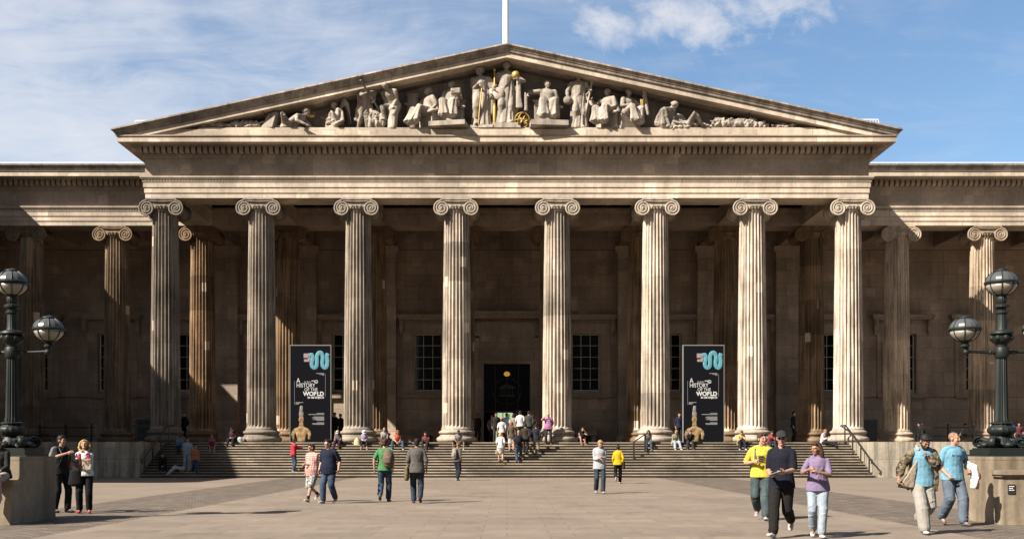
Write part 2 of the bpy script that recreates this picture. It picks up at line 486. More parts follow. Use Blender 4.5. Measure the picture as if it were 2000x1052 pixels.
# --- columns
def shaft_mesh():
    mb = MB(); nf, per = 24, 12
    z0, z1 = 0.75, ZA - ZS - 0.60
    zs = [z0, z0+.10, z0+.16, z0+.2, z0+.25, z0+.3] + [z0 + .3 + (z1 - z0 - .6) * i / 14 for i in range(1, 14)] + [z1-.3, z1-.22, z1-.16, z1-.1, z1]
    vs = []; fs = []; seg = nf * per
    for z in zs:
        t = (z - z0) / (z1 - z0)
        r = 0.825 - 0.125 * (t ** 1.5)
        e = min(z - z0, z1 - z) - 0.10
        dep = 0.0 if e <= 0 else min(1.0, math.sqrt(min(1, e / 0.15)))
        fl = 0.0
        if z - z0 < .1: fl = 0.05 * (1 - (z - z0) / .1)
        for i in range(nf):
            for j in range(per):
                fr = j / per
                a = 2 * math.pi * (i + fr) / nf
                if fr < 0.25: d = 0
                else:
                    q = (fr - 0.25) / 0.75 * .97 + .015
                    d = math.sqrt(max(0, 1 - (2 * q - 1) ** 2)) * 0.125 * dep * r / .8
                rr = r - d + fl
                vs.append((rr * math.cos(a), rr * math.sin(a), z))
    n = len(zs)
    for j in range(n - 1):
        for i in range(seg):
            k = (i + 1) % seg
            fs.append((j*seg+i, j*seg+k, (j+1)*seg+k, (j+1)*seg+i))
    fs.append(tuple((n-1)*seg + i for i in range(seg)))
    mb.add(vs, fs)
    return mb
def base_mesh():
    mb = MB(); pr = [(0.9, 0)]
    for i in range(9):
        a = -math.pi/2 + math.pi * i / 8
        pr.append((1.00 + .14 * math.cos(a), .17 + .15 * math.sin(a)))
    pr += [(1.0, .33), (.98, .37)]
    for i in range(5):
        pr.append((.985 - .05 * math.sin(math.pi * i / 4), .37 + .1 * i / 4))
    for i in range(7):
        a = -math.pi/2 + math.pi * i / 6
        pr.append((.94 + .08 * math.cos(a), .56 + .085 * math.sin(a)))
    pr += [(.91, .66), (.88, .70), (.86, .755)]
    mb.lathe(pr, 64)
    return mb
def capital_mesh():
    """Ionic: scroll faces front and back joined by bolsters, egg band under, thin slab over. Origin on the column axis at architrave height."""
    mb = MB(); cx, cz, rv = 0.81, -0.54, 0.41
    mb.box(-.86, .86, -.86, .86, -.085, -.004)
    mb.box(-.80, .80, -.80, .80, -.14, -.085)
    # egg band
    mb.lathe([(.70, -.66), (.74, -.62), (.84, -.52), (.90, -.44), (.88, -.40)], 72, ribs=24, rd=.035)
    mb.lathe([(.70, -.70), (.75, -.69), (.75, -.65), (.70, -.64)], 48)
    for sx in (-1, 1):
        # bolster from front to back
        ys = [-.80, -.74, -.6, -.35, -.12, 0, .12, .35, .6, .74, .80]
        rs = [.36, .37, .35, .30, .27, .30, .27, .30, .35, .37, .36]
        mb.tube([(sx*cx, y, cz) for y in ys], rs, 28, cap=False)
        for sy in (-1, 1):
            pts = []; rad = []
            T = 2.75 * 2 * math.pi; nst = 84
            for i in range(nst + 1):
                t = i / nst
                a = math.pi / 2 - sx * T * t * -1
                r = rv * (1 - t) ** 1.15 * .96 + .075
                r = min(r, rv)
                a = math.pi/2 + (-1 if sx > 0 else 1) * T * t
                pts.append((sx*cx + r * math.cos(a), sy * (.81 + .02 * t), cz + r * math.sin(a)))
                rad.append((.042 * (1 - t) + .022, .05))
            mb.tube(pts, rad, 7, ref=(0, 1, 0))
            mb.ell((sx*cx, sy*.82, cz), (.085, .07, .085), seg=12, rows=8)
    for sy in (-1, 1):
        # channel across between the scrolls, its lower edge sagging
        n = 16; top = []; low = []
        for i in range(n + 1):
            x = -cx + 2 * cx * i / n; q = x / cx
            top.append((x, cz + rv - .045 * (1 - q*q)))
            low.append((x, cz + .16 - .10 * (1 - q*q)))
        vs = []; fs = []
        for (x, zt), (_, zl) in zip(top, low):
            vs += [(x, sy*.74, zl), (x, sy*.74, zt), (x, sy*.3, zt), (x, sy*.3, zl)]
        for i in range(n):
            for a in range(4):
                c = (a + 1) % 4
                fs.append((4*i+a, 4*i+c, 4*(i+1)+c, 4*(i+1)+a))
        mb.add(vs, fs)
        mb.tube([(x, sy*.79, z) for x, z in top], .045, 7)
        mb.tube([(x, sy*.78, z) for x, z in low], .035, 7)
        for i in range(-3, 4):
            mb.ell((i*.16, sy*(.80 - .012*i*i), -.52), (.062, .07, .095), seg=10, rows=7)
    return mb
col0 = part('column', museum, (XC[0], 0, ZS))
base_mesh().build('base', M_cap, col0, 'auto')
shaft_mesh().build('shaft', M_col, col0, 'auto')
capm = capital_mesh().build('capital', M_cap, col0, 'auto'); capm.location = (0, 0, ZA - ZS)
cols = [col0]
WX = [19.33 + 5.42 * i for i in range(1, 6)]
for y, xs in ((Y1, XC), (Y2, XC + WX)):
    for x in xs:
        for s in (-1, 1):
            if (y, x, s) == (Y1, XC[0], 1): continue
            c = dup(col0, museum); c.location = (s * x, y - Y1, ZS); cols.append(c)
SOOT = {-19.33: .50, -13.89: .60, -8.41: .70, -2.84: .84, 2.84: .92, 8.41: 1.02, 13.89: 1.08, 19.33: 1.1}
for c in cols:      # soot and weather differ from column to column; sheltered ones browner, with some light and shade tinted in
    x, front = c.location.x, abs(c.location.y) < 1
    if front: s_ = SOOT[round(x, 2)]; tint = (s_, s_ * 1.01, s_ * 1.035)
    elif abs(x) < 20: tint = (.60, .48, .365)  # browner sheltered stone, darkened further in place of deep portico shade
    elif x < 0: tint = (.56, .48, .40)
    elif x < 25: tint = (1.2, 1.14, 1.08)  # tint raised to brighten the shaded first column of the right wing
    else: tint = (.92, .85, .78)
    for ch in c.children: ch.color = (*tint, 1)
for c in cols:
    for ch in c.children:
        ch.rotation_euler.z = random.choice([0, math.pi]) if ch.name.startswith('capital') else R(15) * random.randrange(24)

# --- entablature, run along any straight line: T maps (along, projection, height) to the world
def entab(mb, fr, sm, T, a0, a1, e0, e1, depth=1.72, fine=True):
    def bx(p, z0, z1, tgt, back=None, x=True):
        q = depth if back is None else back
        aa, bb = a0 - (p if e0 else 0), a1 + (p if e1 else 0)
        tgt.hull([T(aa, p, z0), T(bb, p, z0), T(bb, -q, z0), T(aa, -q, z0), T(aa, p, z1), T(bb, p, z1), T(bb, -q, z1), T(aa, -q, z1)])
    bx(0.0, ZA, 15.75, mb); bx(.045, 15.75, 16.05, mb); bx(.09, 16.05, 16.35, mb)
    bx(.13, 16.35, 16.40, mb)
    bx(.10, 16.40, 16.50, sm); bx(.20, 16.50, 16.57, mb); bx(.24, 16.57, 16.64, mb)
    bx(0.01, 16.64, 17.66, fr)
    bx(.10, 17.66, 17.76, sm); bx(.17, 17.76, 17.84, sm); bx(.16, 17.84, 18.22, sm); bx(.60, 18.22, 18.28, sm)
    # soffit, corona, crown moulding
    bx(1.15, 18.28, 18.58, mb); bx(1.21, 18.58, 18.64, sm)
    n = int(round((a1 - a0) / 0.33)); st = (a1 - a0) / n
    for i in range(-1 if e0 else 0, n + (1 if e1 else 0)):
        c = a0 + (i + .5) * st
        # block with rounded foot
        pr = [(.16, 18.22), (.50, 18.22), (.50, 18.0), (.45, 17.90), (.34, 17.86), (.16, 17.86)]
        k = len(pr); w = .105
        vs = [T(c - w, p, z) for p, z in pr] + [T(c + w, p, z) for p, z in pr]
        fs = [(j, (j+1) % k, k + (j+1) % k, k + j) for j in range(k)] + [tuple(range(k))[::-1], tuple(range(k, 2*k))]
        sm.add(vs, fs)
    if fine:
        n = int((a1 - a0) / .17)
        for i in range(n):
            c = a0 + (i + .5) * (a1 - a0) / n
            sm.hull([T(c-.05, .155, 16.41), T(c+.05, .155, 16.41), T(c+.05, .10, 16.41), T(c-.05, .10, 16.41),
                     T(c-.05, .155, 16.49), T(c+.05, .155, 16.49), T(c+.05, .10, 16.49), T(c-.05, .10, 16.49)])
def sima(mb, T, a0, a1, e0, e1):
    pr = [(1.0, 18.64), (1.24, 18.64), (1.27, 18.70), (1.28, 18.76), (1.33, 18.83), (1.40, 18.88), (1.42, 18.96), (1.0, 18.96)]
    k = len(pr)
    vs = [T(a0 - (p if e0 else 0), p, z) for p, z in pr] + [T(a1 + (p if e1 else 0), p, z) for p, z in pr]
    fs = [(j, (j+1) % k, k + (j+1) % k, k + j) for j in range(k)] + [tuple(range(k))[::-1], tuple(range(k, 2*k))]
    mb.add(vs, fs)
arch, frz, smz, wsm = MB(), MB(), MB(), MB()
TF = lambda a, p, z: (a, YF - p, z)
TL = lambda a, p, z: (-HX - p, a, z)
TR = lambda a, p, z: (HX + p, a, z)
TW = lambda a, p, z: (a, YG - p, z)
entab(arch, frz, smz, TF, -HX, HX, True, True)
for T in (TL, TR):
    entab(arch, frz, smz, T, YF + 1.72, YG - .002, False, False, 1.72, True)
    sima(wsm, T, YF, YG - 1.5, False, False)
for s in (-1, 1):
    a0, a1 = (HX + .002, 66) if s > 0 else (-66, -HX - .002)
    entab(arch, frz, smz, TW, a0, a1, False, False)
    sima(wsm, TW, a0, a1, False, False)
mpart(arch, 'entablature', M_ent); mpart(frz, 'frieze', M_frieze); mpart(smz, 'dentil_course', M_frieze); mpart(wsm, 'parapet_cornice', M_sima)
# --- pediment
b = MB()
b.box(-20.9, 20.9, YF - .98, YF + .4, 18.64, 19.02); b.box(-17.0, 17.0, YF - .86, YF + .4, 19.02, 19.14)
mpart(b, 'pediment_ledge', M_ent)
SL = 0.216; XT = HX + 1.38
def rake(pr, z_tip=18.95):
    mb = MB(); k = len(pr)
    for s in (-1, 1):
        vs = []
        for p, q in pr: vs.append((0, YF - p, z_tip + SL * XT + q))
        for p, q in pr:
            xe = HX + max(p, .1)
            vs.append((s * xe, YF - p, z_tip + SL * (XT - xe) + q))
        fs = [(j, (j+1) % k, k + (j+1) % k, k + j) for j in range(k)] + [tuple(range(k))[::-1], tuple(range(k, 2*k))]
        mb.add(vs, fs)
    return mb
mpart(rake([(-.6, 0), (1.40, 0), (1.42, -.09), (1.36, -.15), (1.30, -.20), (1.28, -.26), (1.24, -.28), (1.21, -.40), (1.16, -.43), (-.6, -.43)]), 'raking_cornice', M_sima)
mpart(rake([(-.6, -.432), (1.12, -.432), (1.12, -.70), (1.05, -.715), (-.6, -.715)]), 'raking_corona', M_ent)
mpart(rake([(-.6, -.717), (.34, -.717), (.28, -.78), (.14, -.84), (-.6, -.84)]), 'raking_bed_moulding', M_tymp)
b = MB()
zt = 18.95 + SL * XT - .6
b.add([(-18.5, YF + .35, 18.9), (18.5, YF + .35, 18.9), (0, YF + .35, zt), (-18.5, YF + .9, 18.9), (18.5, YF + .9, 18.9), (0, YF + .9, zt)],
      [(0, 1, 2), (5, 4, 3), (0, 2, 5, 3), (1, 4, 5, 2), (0, 3, 4, 1)])
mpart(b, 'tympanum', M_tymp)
# --- roofs
b = MB()
ya, yb = YF - 1.2, 100
for s in (-1, 1):
    e = HX + 1.2
    b.hull([(0, ya, 23.3), (s*e, ya, 18.75), (s*e, yb, 18.75), (0, yb, 23.3), (0, ya, 23.58), (s*e, ya, 18.97), (s*e, yb, 18.97), (0, yb, 23.58)])
    x0, x1 = sorted((s * (HX + 1.4), s * 66))
    b.box(x0, x1, YG - .9, 100, 18.66, 18.9)
mpart(b, 'roof', M_lead)
# --- portico ceiling and beams
b = MB()
for s in (-1, 1):
    for x in XC:
        b.box(s*x - .72, s*x + .72, YF + 1.72, YG, ZA + .004, 16.5)
        b.box(s*x - .60, s*x + .60, YG + 1.72, YW, ZA + .004, 16.5)
    for x in WX:
        b.box(s*x - .6, s*x + .6, YG + 1.72, YW, ZA + .004, 16.5)
b.box(-HX + .1, HX - .1, YG, YG + 1.72, ZA, 16.6)
b.box(-HX, HX, YF + 1.72, YW + 1, 17.0, 17.3)
for s in (-1, 1):
    x0, x1 = sorted((s * HX, s * 66)); b.box(x0, x1, YG + 1.72, YW + 1, 17.0, 17.3)
xs = sorted([s*x for x in XC for s in (-1, 1)])
for i in range(7):   # coffer ribs
    xa, xb = xs[i] + .72, xs[i+1] - .72
    for k in (1, 2): b.box(xa + (xb-xa)*k/3 - .12, xa + (xb-xa)*k/3 + .12, YF + 1.72, YG, 16.72, 17.0)
    for k in (1, 2, 3): b.box(xa, xb, YF + 1.72 + (YG-YF-1.72)*k/4 - .12, YF + 1.72 + (YG-YF-1.72)*k/4 + .12, 16.722, 16.998)
    b.box(xa, xb, YG - .15, YG, 16.3, 16.5)
mpart(b, 'portico_ceiling', M_wall)
# --- back wall with openings
WINS = [s * x for x in (5.5, 11.15, 16.6, 22.04, 27.46, 32.9, 38.3) for s in (-1, 1)]
ww, wz0, wz1 = 0.965, 5.52, 9.48
DW, DZ = 1.62, 7.40
b = MB()
ops = sorted([(x - ww, x + ww, wz0, wz1) for x in WINS] + [(-DW, DW, ZS, DZ)])
x = -66
for (xa, xb, za, zb) in ops:
    b.box(x, xa, YW, YW + .8, ZS, 17)
    if za > ZS: b.box(xa, xb, YW, YW + .8, ZS, za)
    b.box(xa, xb, YW, YW + .8, zb, 17)
    x = xb
b.box(x, 66, YW, YW + .8, ZS, 17)
b.box(-66, -2.3, YW - .12, YW, 5.10, 5.32); b.box(2.3, 66, YW - .12, YW, 5.10, 5.32)
b.box(-66, -2.5, YW - .16, YW, ZS, 2.5); b.box(2.5, 66, YW - .16, YW, ZS, 2.5)
b.box(-66, 66, YW - .30, YW, 15.9, 17)
b.box(-66, 66, YW - .20, YW, 15.3, 15.9)
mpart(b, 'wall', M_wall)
b = MB()
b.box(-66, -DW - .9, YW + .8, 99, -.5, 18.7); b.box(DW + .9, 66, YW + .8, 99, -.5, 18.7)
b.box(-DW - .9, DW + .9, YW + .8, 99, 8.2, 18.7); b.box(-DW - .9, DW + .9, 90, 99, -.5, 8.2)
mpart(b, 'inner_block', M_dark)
# pilasters behind the inner columns
pil0 = MB()
pil0.box(-.76, .76, -.75, 0, .7, 12.6); pil0.box(-.88, .88, -.87, 0, 0, .45); pil0.box(-.82, .82, -.81, 0, .45, .7)
pil0.box(-.82, .82, -.81, 0, 12.6, 12.7); pil0.box(-.78, .78, -.77, 0, 12.7, 13.1); pil0.box(-.86, .86, -.85, 0, 13.1, 13.25); pil0.box(-.95, .95, -.94, 0, 13.25, 13.6)
p0 = pil0.build('pilaster', M_wall, museum)
first = True
for x in (8.41, 13.89, 19.33):
    for s in (-1, 1):
        q = p0 if first else dup(p0, museum); first = False
        q.location = (s * x, YW - Y1, ZS)
# windows
M_blind = mat('pale window blind', (0.10, 0.12, 0.13), 0.3)
def make_window():
    w = part('window', museum)
    f = MB()
    for s in (-1, 1):
        f.box(s*ww, s*(ww + .42), -.13, 0, wz0 - .25, wz1 + .3); f.box(s*(ww + .02), s*(ww + .26), -.18, -.13, wz0 - .1, wz1 + .02)
        f.box(s*(ww + .75), s*(ww + 1.02), -.42, 0, wz1 + .15, wz1 + .95)       # consoles
        f.tube([(s*(ww + .885), -.38, wz1 + .85), (s*(ww + .885), -.30, wz1 + .4), (s*(ww + .885), -.14, wz1 - .05)], [.15, .12, .09], 10)
        f.box(s*(ww + .42), s*(ww + .75), -.08, 0, wz0 - .25, wz1 + .75)
    f.box(-ww, ww, -.13, 0, wz1, wz1 + .3)
    f.box(-ww - .42, ww + .42, -.10, 0, wz1 + .3, wz1 + .75)
    f.box(-ww - 1.1, ww + 1.1, -.46, 0, wz1 + .95, wz1 + 1.08); f.box(-ww - 1.18, ww + 1.18, -.58, 0, wz1 + 1.08, wz1 + 1.3)
    f.box(-ww - .75, ww + .75, -.26, 0, wz0 - .5, wz0 - .25)
    f.build('surround', M_wall, w)
    g = MB(); g.box(-ww, ww, .34, .40, wz0, wz1); g.build('glass', M_glassd, w)
    m = MB()
    m.box(-ww, -ww + .06, .26, .338, wz0, wz1); m.box(ww - .06, ww, .26, .338, wz0, wz1)
    m.box(-ww + .06, ww - .06, .26, .338, wz0, wz0 + .09); m.box(-ww + .06, ww - .06, .26, .338, wz1 - .06, wz1)
    for i in (1, 2): m.box(-ww + 2*ww*i/3 - .016, -ww + 2*ww*i/3 + .016, .29, .338, wz0 + .09, wz1 - .06)
    for i in (1, 2, 3, 4): m.box(-ww + .06, ww - .06, .295, .336, wz0 + (wz1-wz0)*i/5 - .016, wz0 + (wz1-wz0)*i/5 + .016)
    m.build('glazing_bars', M_frame, w)
    return w
w0 = make_window()
for i, x in enumerate(WINS):
    w = w0 if i == 0 else dup(w0, museum)
    w.location = (x, YW - Y1, 0)
# door
dr = part('door', museum, (0, YW - Y1, 0))
f = MB()
for s in (-1, 1):
    f.box(s*DW, s*(DW + .30), -.14, 0, ZS, 9.2); f.box(s*(DW + .30), s*(DW + .58), -.22, 0, ZS, 9.32)
    f.box(s*(DW + .62), s*(DW + .9), -.5, 0, 9.6, 10.5)
f.box(-DW - .3, DW + .3, -.141, 0, 8.92, 9.2); f.box(-DW - .58, DW + .58, -.22, 0, 9.2, 9.5)
f.box(-DW, DW, -.06, 0, 7.75, 8.92); f.box(-DW, DW, -.16, 0, 7.4, 7.75)
f.box(-DW - .75, DW + .75, -.2, 0, 9.5, 10.3); f.box(-DW - 1.0, DW + 1.0, -.6, 0, 10.5, 10.75); f.box(-DW - 1.1, DW + 1.1, -.75, 0, 10.75, 11.0)
f.build('surround', M_wall, dr)
f = MB(); f.box(-DW, DW, .45, .5, 4.15, DZ); f.build('transom_glass', M_glassd, dr)
f = MB()
for i in range(5): f.box(-DW + 2*DW*i/4 - .03, -DW + 2*DW*i/4 + .03, .40, .448, 4.15, DZ)
f.box(-DW, DW, .39, .448, 4.05, 4.15)
f.build('screen_frame', M_iron, dr)
# roundel on the transom screen: ring with a small temple front
M_emb = mat('bronze roundel', (0.05, 0.075, 0.055), 0.5, 0.3)
f = MB()
f.tube([(1.0 * math.cos(2*math.pi*i/40), .43, 5.5 + .92 * math.sin(2*math.pi*i/40)) for i in range(41)], .025, 6)
for i in range(-2, 3): f.box(i*.2 - .03, i*.2 + .03, .41, .44, 5.25, 5.7)
f.box(-.55, .55, .41, .44, 5.15, 5.25); f.box(-.55, .55, .41, .44, 5.7, 5.8)
f.add([(-.6, .42, 5.8), (.6, .42, 5.8), (0, .42, 6.05)], [(0, 1, 2)])
f.build('roundel', M_emb, dr)
def emis(name, c, s):
    m = mat(name, c, 0.5); bsdf(m).inputs['Emission Color'].default_value = (*c, 1); bsdf(m).inputs['Emission Strength'].default_value = s; return m
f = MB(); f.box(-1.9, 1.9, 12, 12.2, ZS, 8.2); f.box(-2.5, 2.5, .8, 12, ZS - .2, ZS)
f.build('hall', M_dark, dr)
M_litg = emis('lit glass door', (0.30, 0.42, 0.22), 0.55)
f = MB(); f.box(-.85, -.32, 3.0, 3.05, ZS + .02, 4.1); f.box(-.26, .42, 3.0, 3.05, ZS + .02, 4.1)
f.build('inner_doors', M_litg, dr)
lan = thing('hanging_lantern', 'round amber lantern hanging inside the dark doorway', 'lamp', (0, YW + .34, 6.72))
f = MB(); f.ell((0, 0, 0), (.22, .03, .17)); f.build('lamp_glass', emis('amber lamp', (0.8, 0.42, 0.06), 0.16), lan, True)
f = MB(); f.tube([(0, 0, .2), (0, 0, .55)], .02, 6); f.box(-.1, .1, -.05, .05, .18, .24); f.build('lamp_rod', M_iron, lan)

# ------------------------------------------------------------------ steps and terrace
NR, TR_ = 13, .34
RI = ZS / NR
YT = 59.75
XS = 19.0
b = MB()
for j in range(NR):
    z1 = ZS - RI * j; yf = YT - TR_ * j
    ye = YT - TR_ * (j - 1) if j else 75.0
    b.box(-XS if j else -66, XS if j else 66, yf if j else YT + .35, ye + .1 if j else 75, z1 - .055, z1, 0) if j == 0 else b.box(-XS, XS, yf, ye + .06, z1 - .055, z1, 0)
    if j == 0: b.box(-XS, XS, yf, YT + .35, z1 - .055, z1, 0)
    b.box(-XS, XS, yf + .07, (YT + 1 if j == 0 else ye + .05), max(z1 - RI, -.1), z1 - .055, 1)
b.box(-66, 66, YT + 1, 75, -.1, ZS - .06, 0)
steps = b.build('stone_steps', [M_step, M_riser])
tag(steps, 'wide flight of thirteen grey stone steps rising to the columns', 'steps')
for s in (-1, 1):
    b = MB(); x0, x1 = sorted((s * XS, s * 66))
    b.box(x0, x1, 55.75, YT + 1.0, -.1, ZS - .004)
    o = b.build('terrace_wall', M_terr)
    tag(o, 'pale plain terrace wall beside the steps, ' + ('behind the blond woman and pointing man' if s < 0 else 'behind the two men in light blue shirts'), 'wall', 'terrace walls flanking the steps')

# rails on the steps
def rail(label, x, s):
    t = thing('handrail', label, 'handrail', (x, 0, 0), 0, 'handrails on the steps')
    y0, z0, y1, z1 = 55.6, .95, 59.6, 2.78
    b = MB(); b.tube([(s*.0, y0 - .25, z0 - .2), (0, y0 - .28, z0 - .05), (0, y0, z0), (0, y1, z1), (0, y1 + .9, z1), (0, y1 + .9, z1 - .3)], .05, 8); b.build('rail', M_iron, t)
    for k in range(4):
        f = k / 3; y = y0 + .15 + (y1 - y0) * f; zz = z0 + (z1 - z0) * f
        j = max(0, math.ceil((YT - y) / TR_)); zg = ZS - RI * j
        b = MB(); b.box(-.03, .03, y - .03, y + .03, zg, zz); b.tube([(0, y, zg), (0, y, zg + .06)], .06, 8); b.build('post', M_iron, t)
    return t
rail('dark handrail running down the steps beside the left terrace wall, in shade', -18.75, -1)
rail('dark handrail running down the steps beside the sunlit right terrace wall', 18.75, 1)
t = thing('handrail', 'short black handrail on two posts, standing free on the upper steps', 'handrail', (0, 0, 0), 0, 'handrails on the steps')
pts = []
for px, y in ((1238, 57.7), (1260, 58.6)):
    x = (px - 990) * y / F; j = max(0, math.ceil((YT - y) / TR_)); zg = ZS - RI * j
    b = MB(); b.box(x - .045, x + .045, y - .04, y + .04, zg, zg + 1.0); b.build('post', M_iron, t)
    pts.append((x, y, zg + 1.0))
b = MB(); b.tube(pts, .03, 8); b.build('rail', M_iron, t)

# rails and gates on the terrace
def low_rail(label, xa, xb, y=66.9, n=3):
    t = thing('metal_railing', label, 'railing', ((xa + xb) / 2, y, ZS), 0, 'black railings along the colonnade')
    w = (xb - xa) / 2
    b = MB(); b.box(-w, w, -.03, .03, .92, 1.0); b.build('top_rail', M_iron, t)
    b = MB(); b.box(-w, w, -.025, .025, .40, .46); b.build('lower_rail', M_iron, t)
    for k in range(n):
        x = -w + .2 + (2*w - .4) * k / (n - 1)
        b = MB(); b.box(x - .05, x + .05, -.05, .05, 0, 1.12); b.ell((x, 0, 1.15), (.07, .07, .07), seg=8, rows=6); b.build('post', M_iron, t)
low_rail('black metal railing between the two shaded columns at far left', -29.2, -25.6)
low_rail('black metal railing between the columns behind the two men in blue', 25.6, 29.2)
low_rail('black metal railing beside the colonnade, partly behind the right lamp', 31.0, 34.6)
low_rail('black railing between the corner column and the inner column in left shade', -21.4, -18.6, 61.6, 2)
for s, lb in ((-1, 'dark green gate leaf between two shaded column bases, left of the steps'), (1, 'dark green gate leaf behind the sunlit corner column base')):
    t = thing('gate', lb, 'gate', (s * 22.2, 66.6, ZS), 0, 'dark gates in the colonnade')
    b = MB(); b.box(-.62, .62, -.02, .02, .12, 1.35); b.build('gate_panel', mat('gate green', (.02, .026, .022), .6), t)
    b = MB(); b.box(-.7, -.62, -.04, .04, 0, 1.45); b.box(.62, .7, -.04, .04, 0, 1.45); b.box(-.62, .62, -.04, .04, 1.35, 1.45); b.build('gate_frame', M_iron, t)
for s, lb in ((-1, 'carved stone trough by the wall left of the doorway'), (1, 'carved stone trough by the wall right of the doorway')):
    t = thing('stone_trough', lb, 'trough', (s * 5.45, YW - .75, ZS), 0, 'stone troughs by the doorway')
    b = MB(); b.box(-.75, .75, -.35, .35, .55, 1.0); b.box(-.85, .85, -.42, .42, 1.0, 1.12); b.build('basin', M_wall, t)
    for q in (-1, 1):
        b = MB(); b.box(q*.5 - .14, q*.5 + .14, -.28, .28, 0, .55); b.build('foot', M_wall, t)

# ------------------------------------------------------------------ roof furniture
t = thing('flagpole', 'white flagpole rising behind the top of the pediment', 'flagpole', (-.06, 63.5, 23.5))
b = MB(); b.lathe([(.19, 0), (.19, 1), (.165, 8), (.13, 16)], 20); b.build('pole', M_white, t, 'auto')
b = MB(); b.lathe([(.34, -.2), (.34, .25), (.22, .35)], 20); b.build('pole_base', M_lead, t, 'auto')
def roof_rail(label, xa, xb, y, z0, z1, n, m=M_lead):
    t = thing('roof_railing', label, 'railing', ((xa + xb)/2, y, z0), 0, 'pale railings on the roof')
    w = (xb - xa)/2; h = z1 - z0
    b = MB()
    b.box(-w, w, -.03, .03, h - .07, h)
    b.box(-w, w, -.02, .02, h*.55, h*.55 + .05)
    b.build('rails', m, t)
    for i in range(n + 1):
        x = -w + 2*w*i/n; b = MB(); b.box(x - .025, x + .025, -.025, .025, 0, h - .07)
        b.build('post', m, t)
    return t
M_zinc = mat('galvanised rail', (0.42, 0.44, 0.46), 0.5)
t = roof_rail('pale walkway railing around the flagpole foot on the ridge', -1.42, 1.38, 62.5, 22.9, 24.05, 10, M_zinc)
b = MB(); b.box(-1.38, 1.38, .1, .16, .2, 1.0); b.build('screen', mat('grey screen', (.33, .35, .36), .7), t)
roof_rail('pale railing on the roof behind the left end of the pediment', -21.25, -19.7, 61.6, 18.95, 20.25, 9, M_zinc)
roof_rail('pale railing on the roof behind the right end of the pediment', 20.0, 21.25, 61.6, 18.95, 20.32, 8, M_zinc)
for s, lb in ((-1, 'thin white parapet railing along the left wing roof'), (1, 'thin white parapet railing along the right wing roof')):
    x0, x1 = sorted((s * 22.0, s * 46))
    roof_rail(lb, x0, x1, YG - 1.2, 18.962, 19.12, 12, M_zinc)

# ------------------------------------------------------------------ unseen houses behind the viewer, added to cut low sky fill; also mirrored in the windows
M_brick = mat('brown street brick', (0.09, 0.06, 0.045), 0.9)
for x0, w_, h_, lb in ((-62, 44, 20, 'unseen brown brick terrace house opposite the left side of the forecourt'), (-16, 34, 23, 'unseen tall brown brick house opposite the museum door'), (20, 44, 19, 'unseen brown brick terrace house opposite the right side of the forecourt')):
    t = thing('street_house', lb, 'house', (x0 + w_/2, -46, 0), 0, 'houses across the street')
    b = MB(); b.box(-w_/2, w_/2, -6, 6, -.1, h_); b.build('wall', M_brick, t)
    b = MB(); b.hull([(-w_/2-.3, -6.3, h_), (w_/2+.3, -6.3, h_), (w_/2+.3, 6.3, h_), (-w_/2-.3, 6.3, h_), (-w_/2+2, -1, h_+4), (w_/2-2, -1, h_+4), (w_/2-2, 1, h_+4), (-w_/2+2, 1, h_+4)]); b.build('roof', M_lead, t)
# ------------------------------------------------------------------ west range, out of frame, that shades the left columns
t = thing('side_wing', 'stone side wing with a projecting cornice standing left of the forecourt', 'building', (-37, 50, 0))
b = MB(); b.box(-12, 2.4, -14.2, 17, -.1, 18.2); b.build('wall', M_wall, t)
b = MB(); b.box(-13, 3.8, -15.5, 17, 18.2, 19.4); b.box(-12.4, 3.0, -14.8, 17, 17.2, 18.2); b.build('cornice', M_ent, t)

# ------------------------------------------------------------------ gate piers and lamps
LY = 21.95
M_lampup = mat('leaded lantern roof', (0.05, 0.053, 0.054), 0.3, 0.0, 0.4)
M_lampgl = mat('milky lantern glass', (0.20, 0.18, 0.145), 0.25, 0, 0.5)
def pier(s, label):
    t = thing('stone_pier', label, 'pier', (s * 10.15, LY, 0), 0, 'stone gate piers')
    b = MB()
    b.box(-.6, .6, -.85, .85, -.1, 1.24); b.box(-.6, .6, -.85, .85, 1.245, 1.31)
    b.build('block', M_ped, t)
    # lower seat block in front, its coping a little proud
    b = MB(); x0, x1 = sorted((-s * .60, s * 2.2)); h_ = 1.05 if s > 0 else .86; b.box(x0, x1, -1.23, -.852, -.1, h_ - .13); b.build('seat_wall', M_ped, t)
    b = MB(); b.box(x0 - .05, x1 + .05, -1.27, -.853, h_ - .128, h_ - .085); b.box(x0 - .08, x1 + .08, -1.30, -.854, h_ - .085, h_); b.build('coping', M_ped, t)
    return t
pier(-1, 'stone pier at far left with a person sitting beside it, under a lamp')
rp = pier(1, 'sunlit stone pier at right with a small black plaque on its side wall')
b = MB(); b.box(-.52, -.38, -1.25, -1.231, .60, .78); pq = b.build('plaque', mat('black plaque', (.02, .02, .02), .4), rp)
b = MB()
for r, n in ((0, 4), (1, 3), (2, 4)):
    for k in range(n): b.box(-.50 + .026*k, -.482 + .026*k, -1.254, -1.2505, .735 - .035*r, .747 - .035*r)
b.build('plaque_marks', M_white, pq)

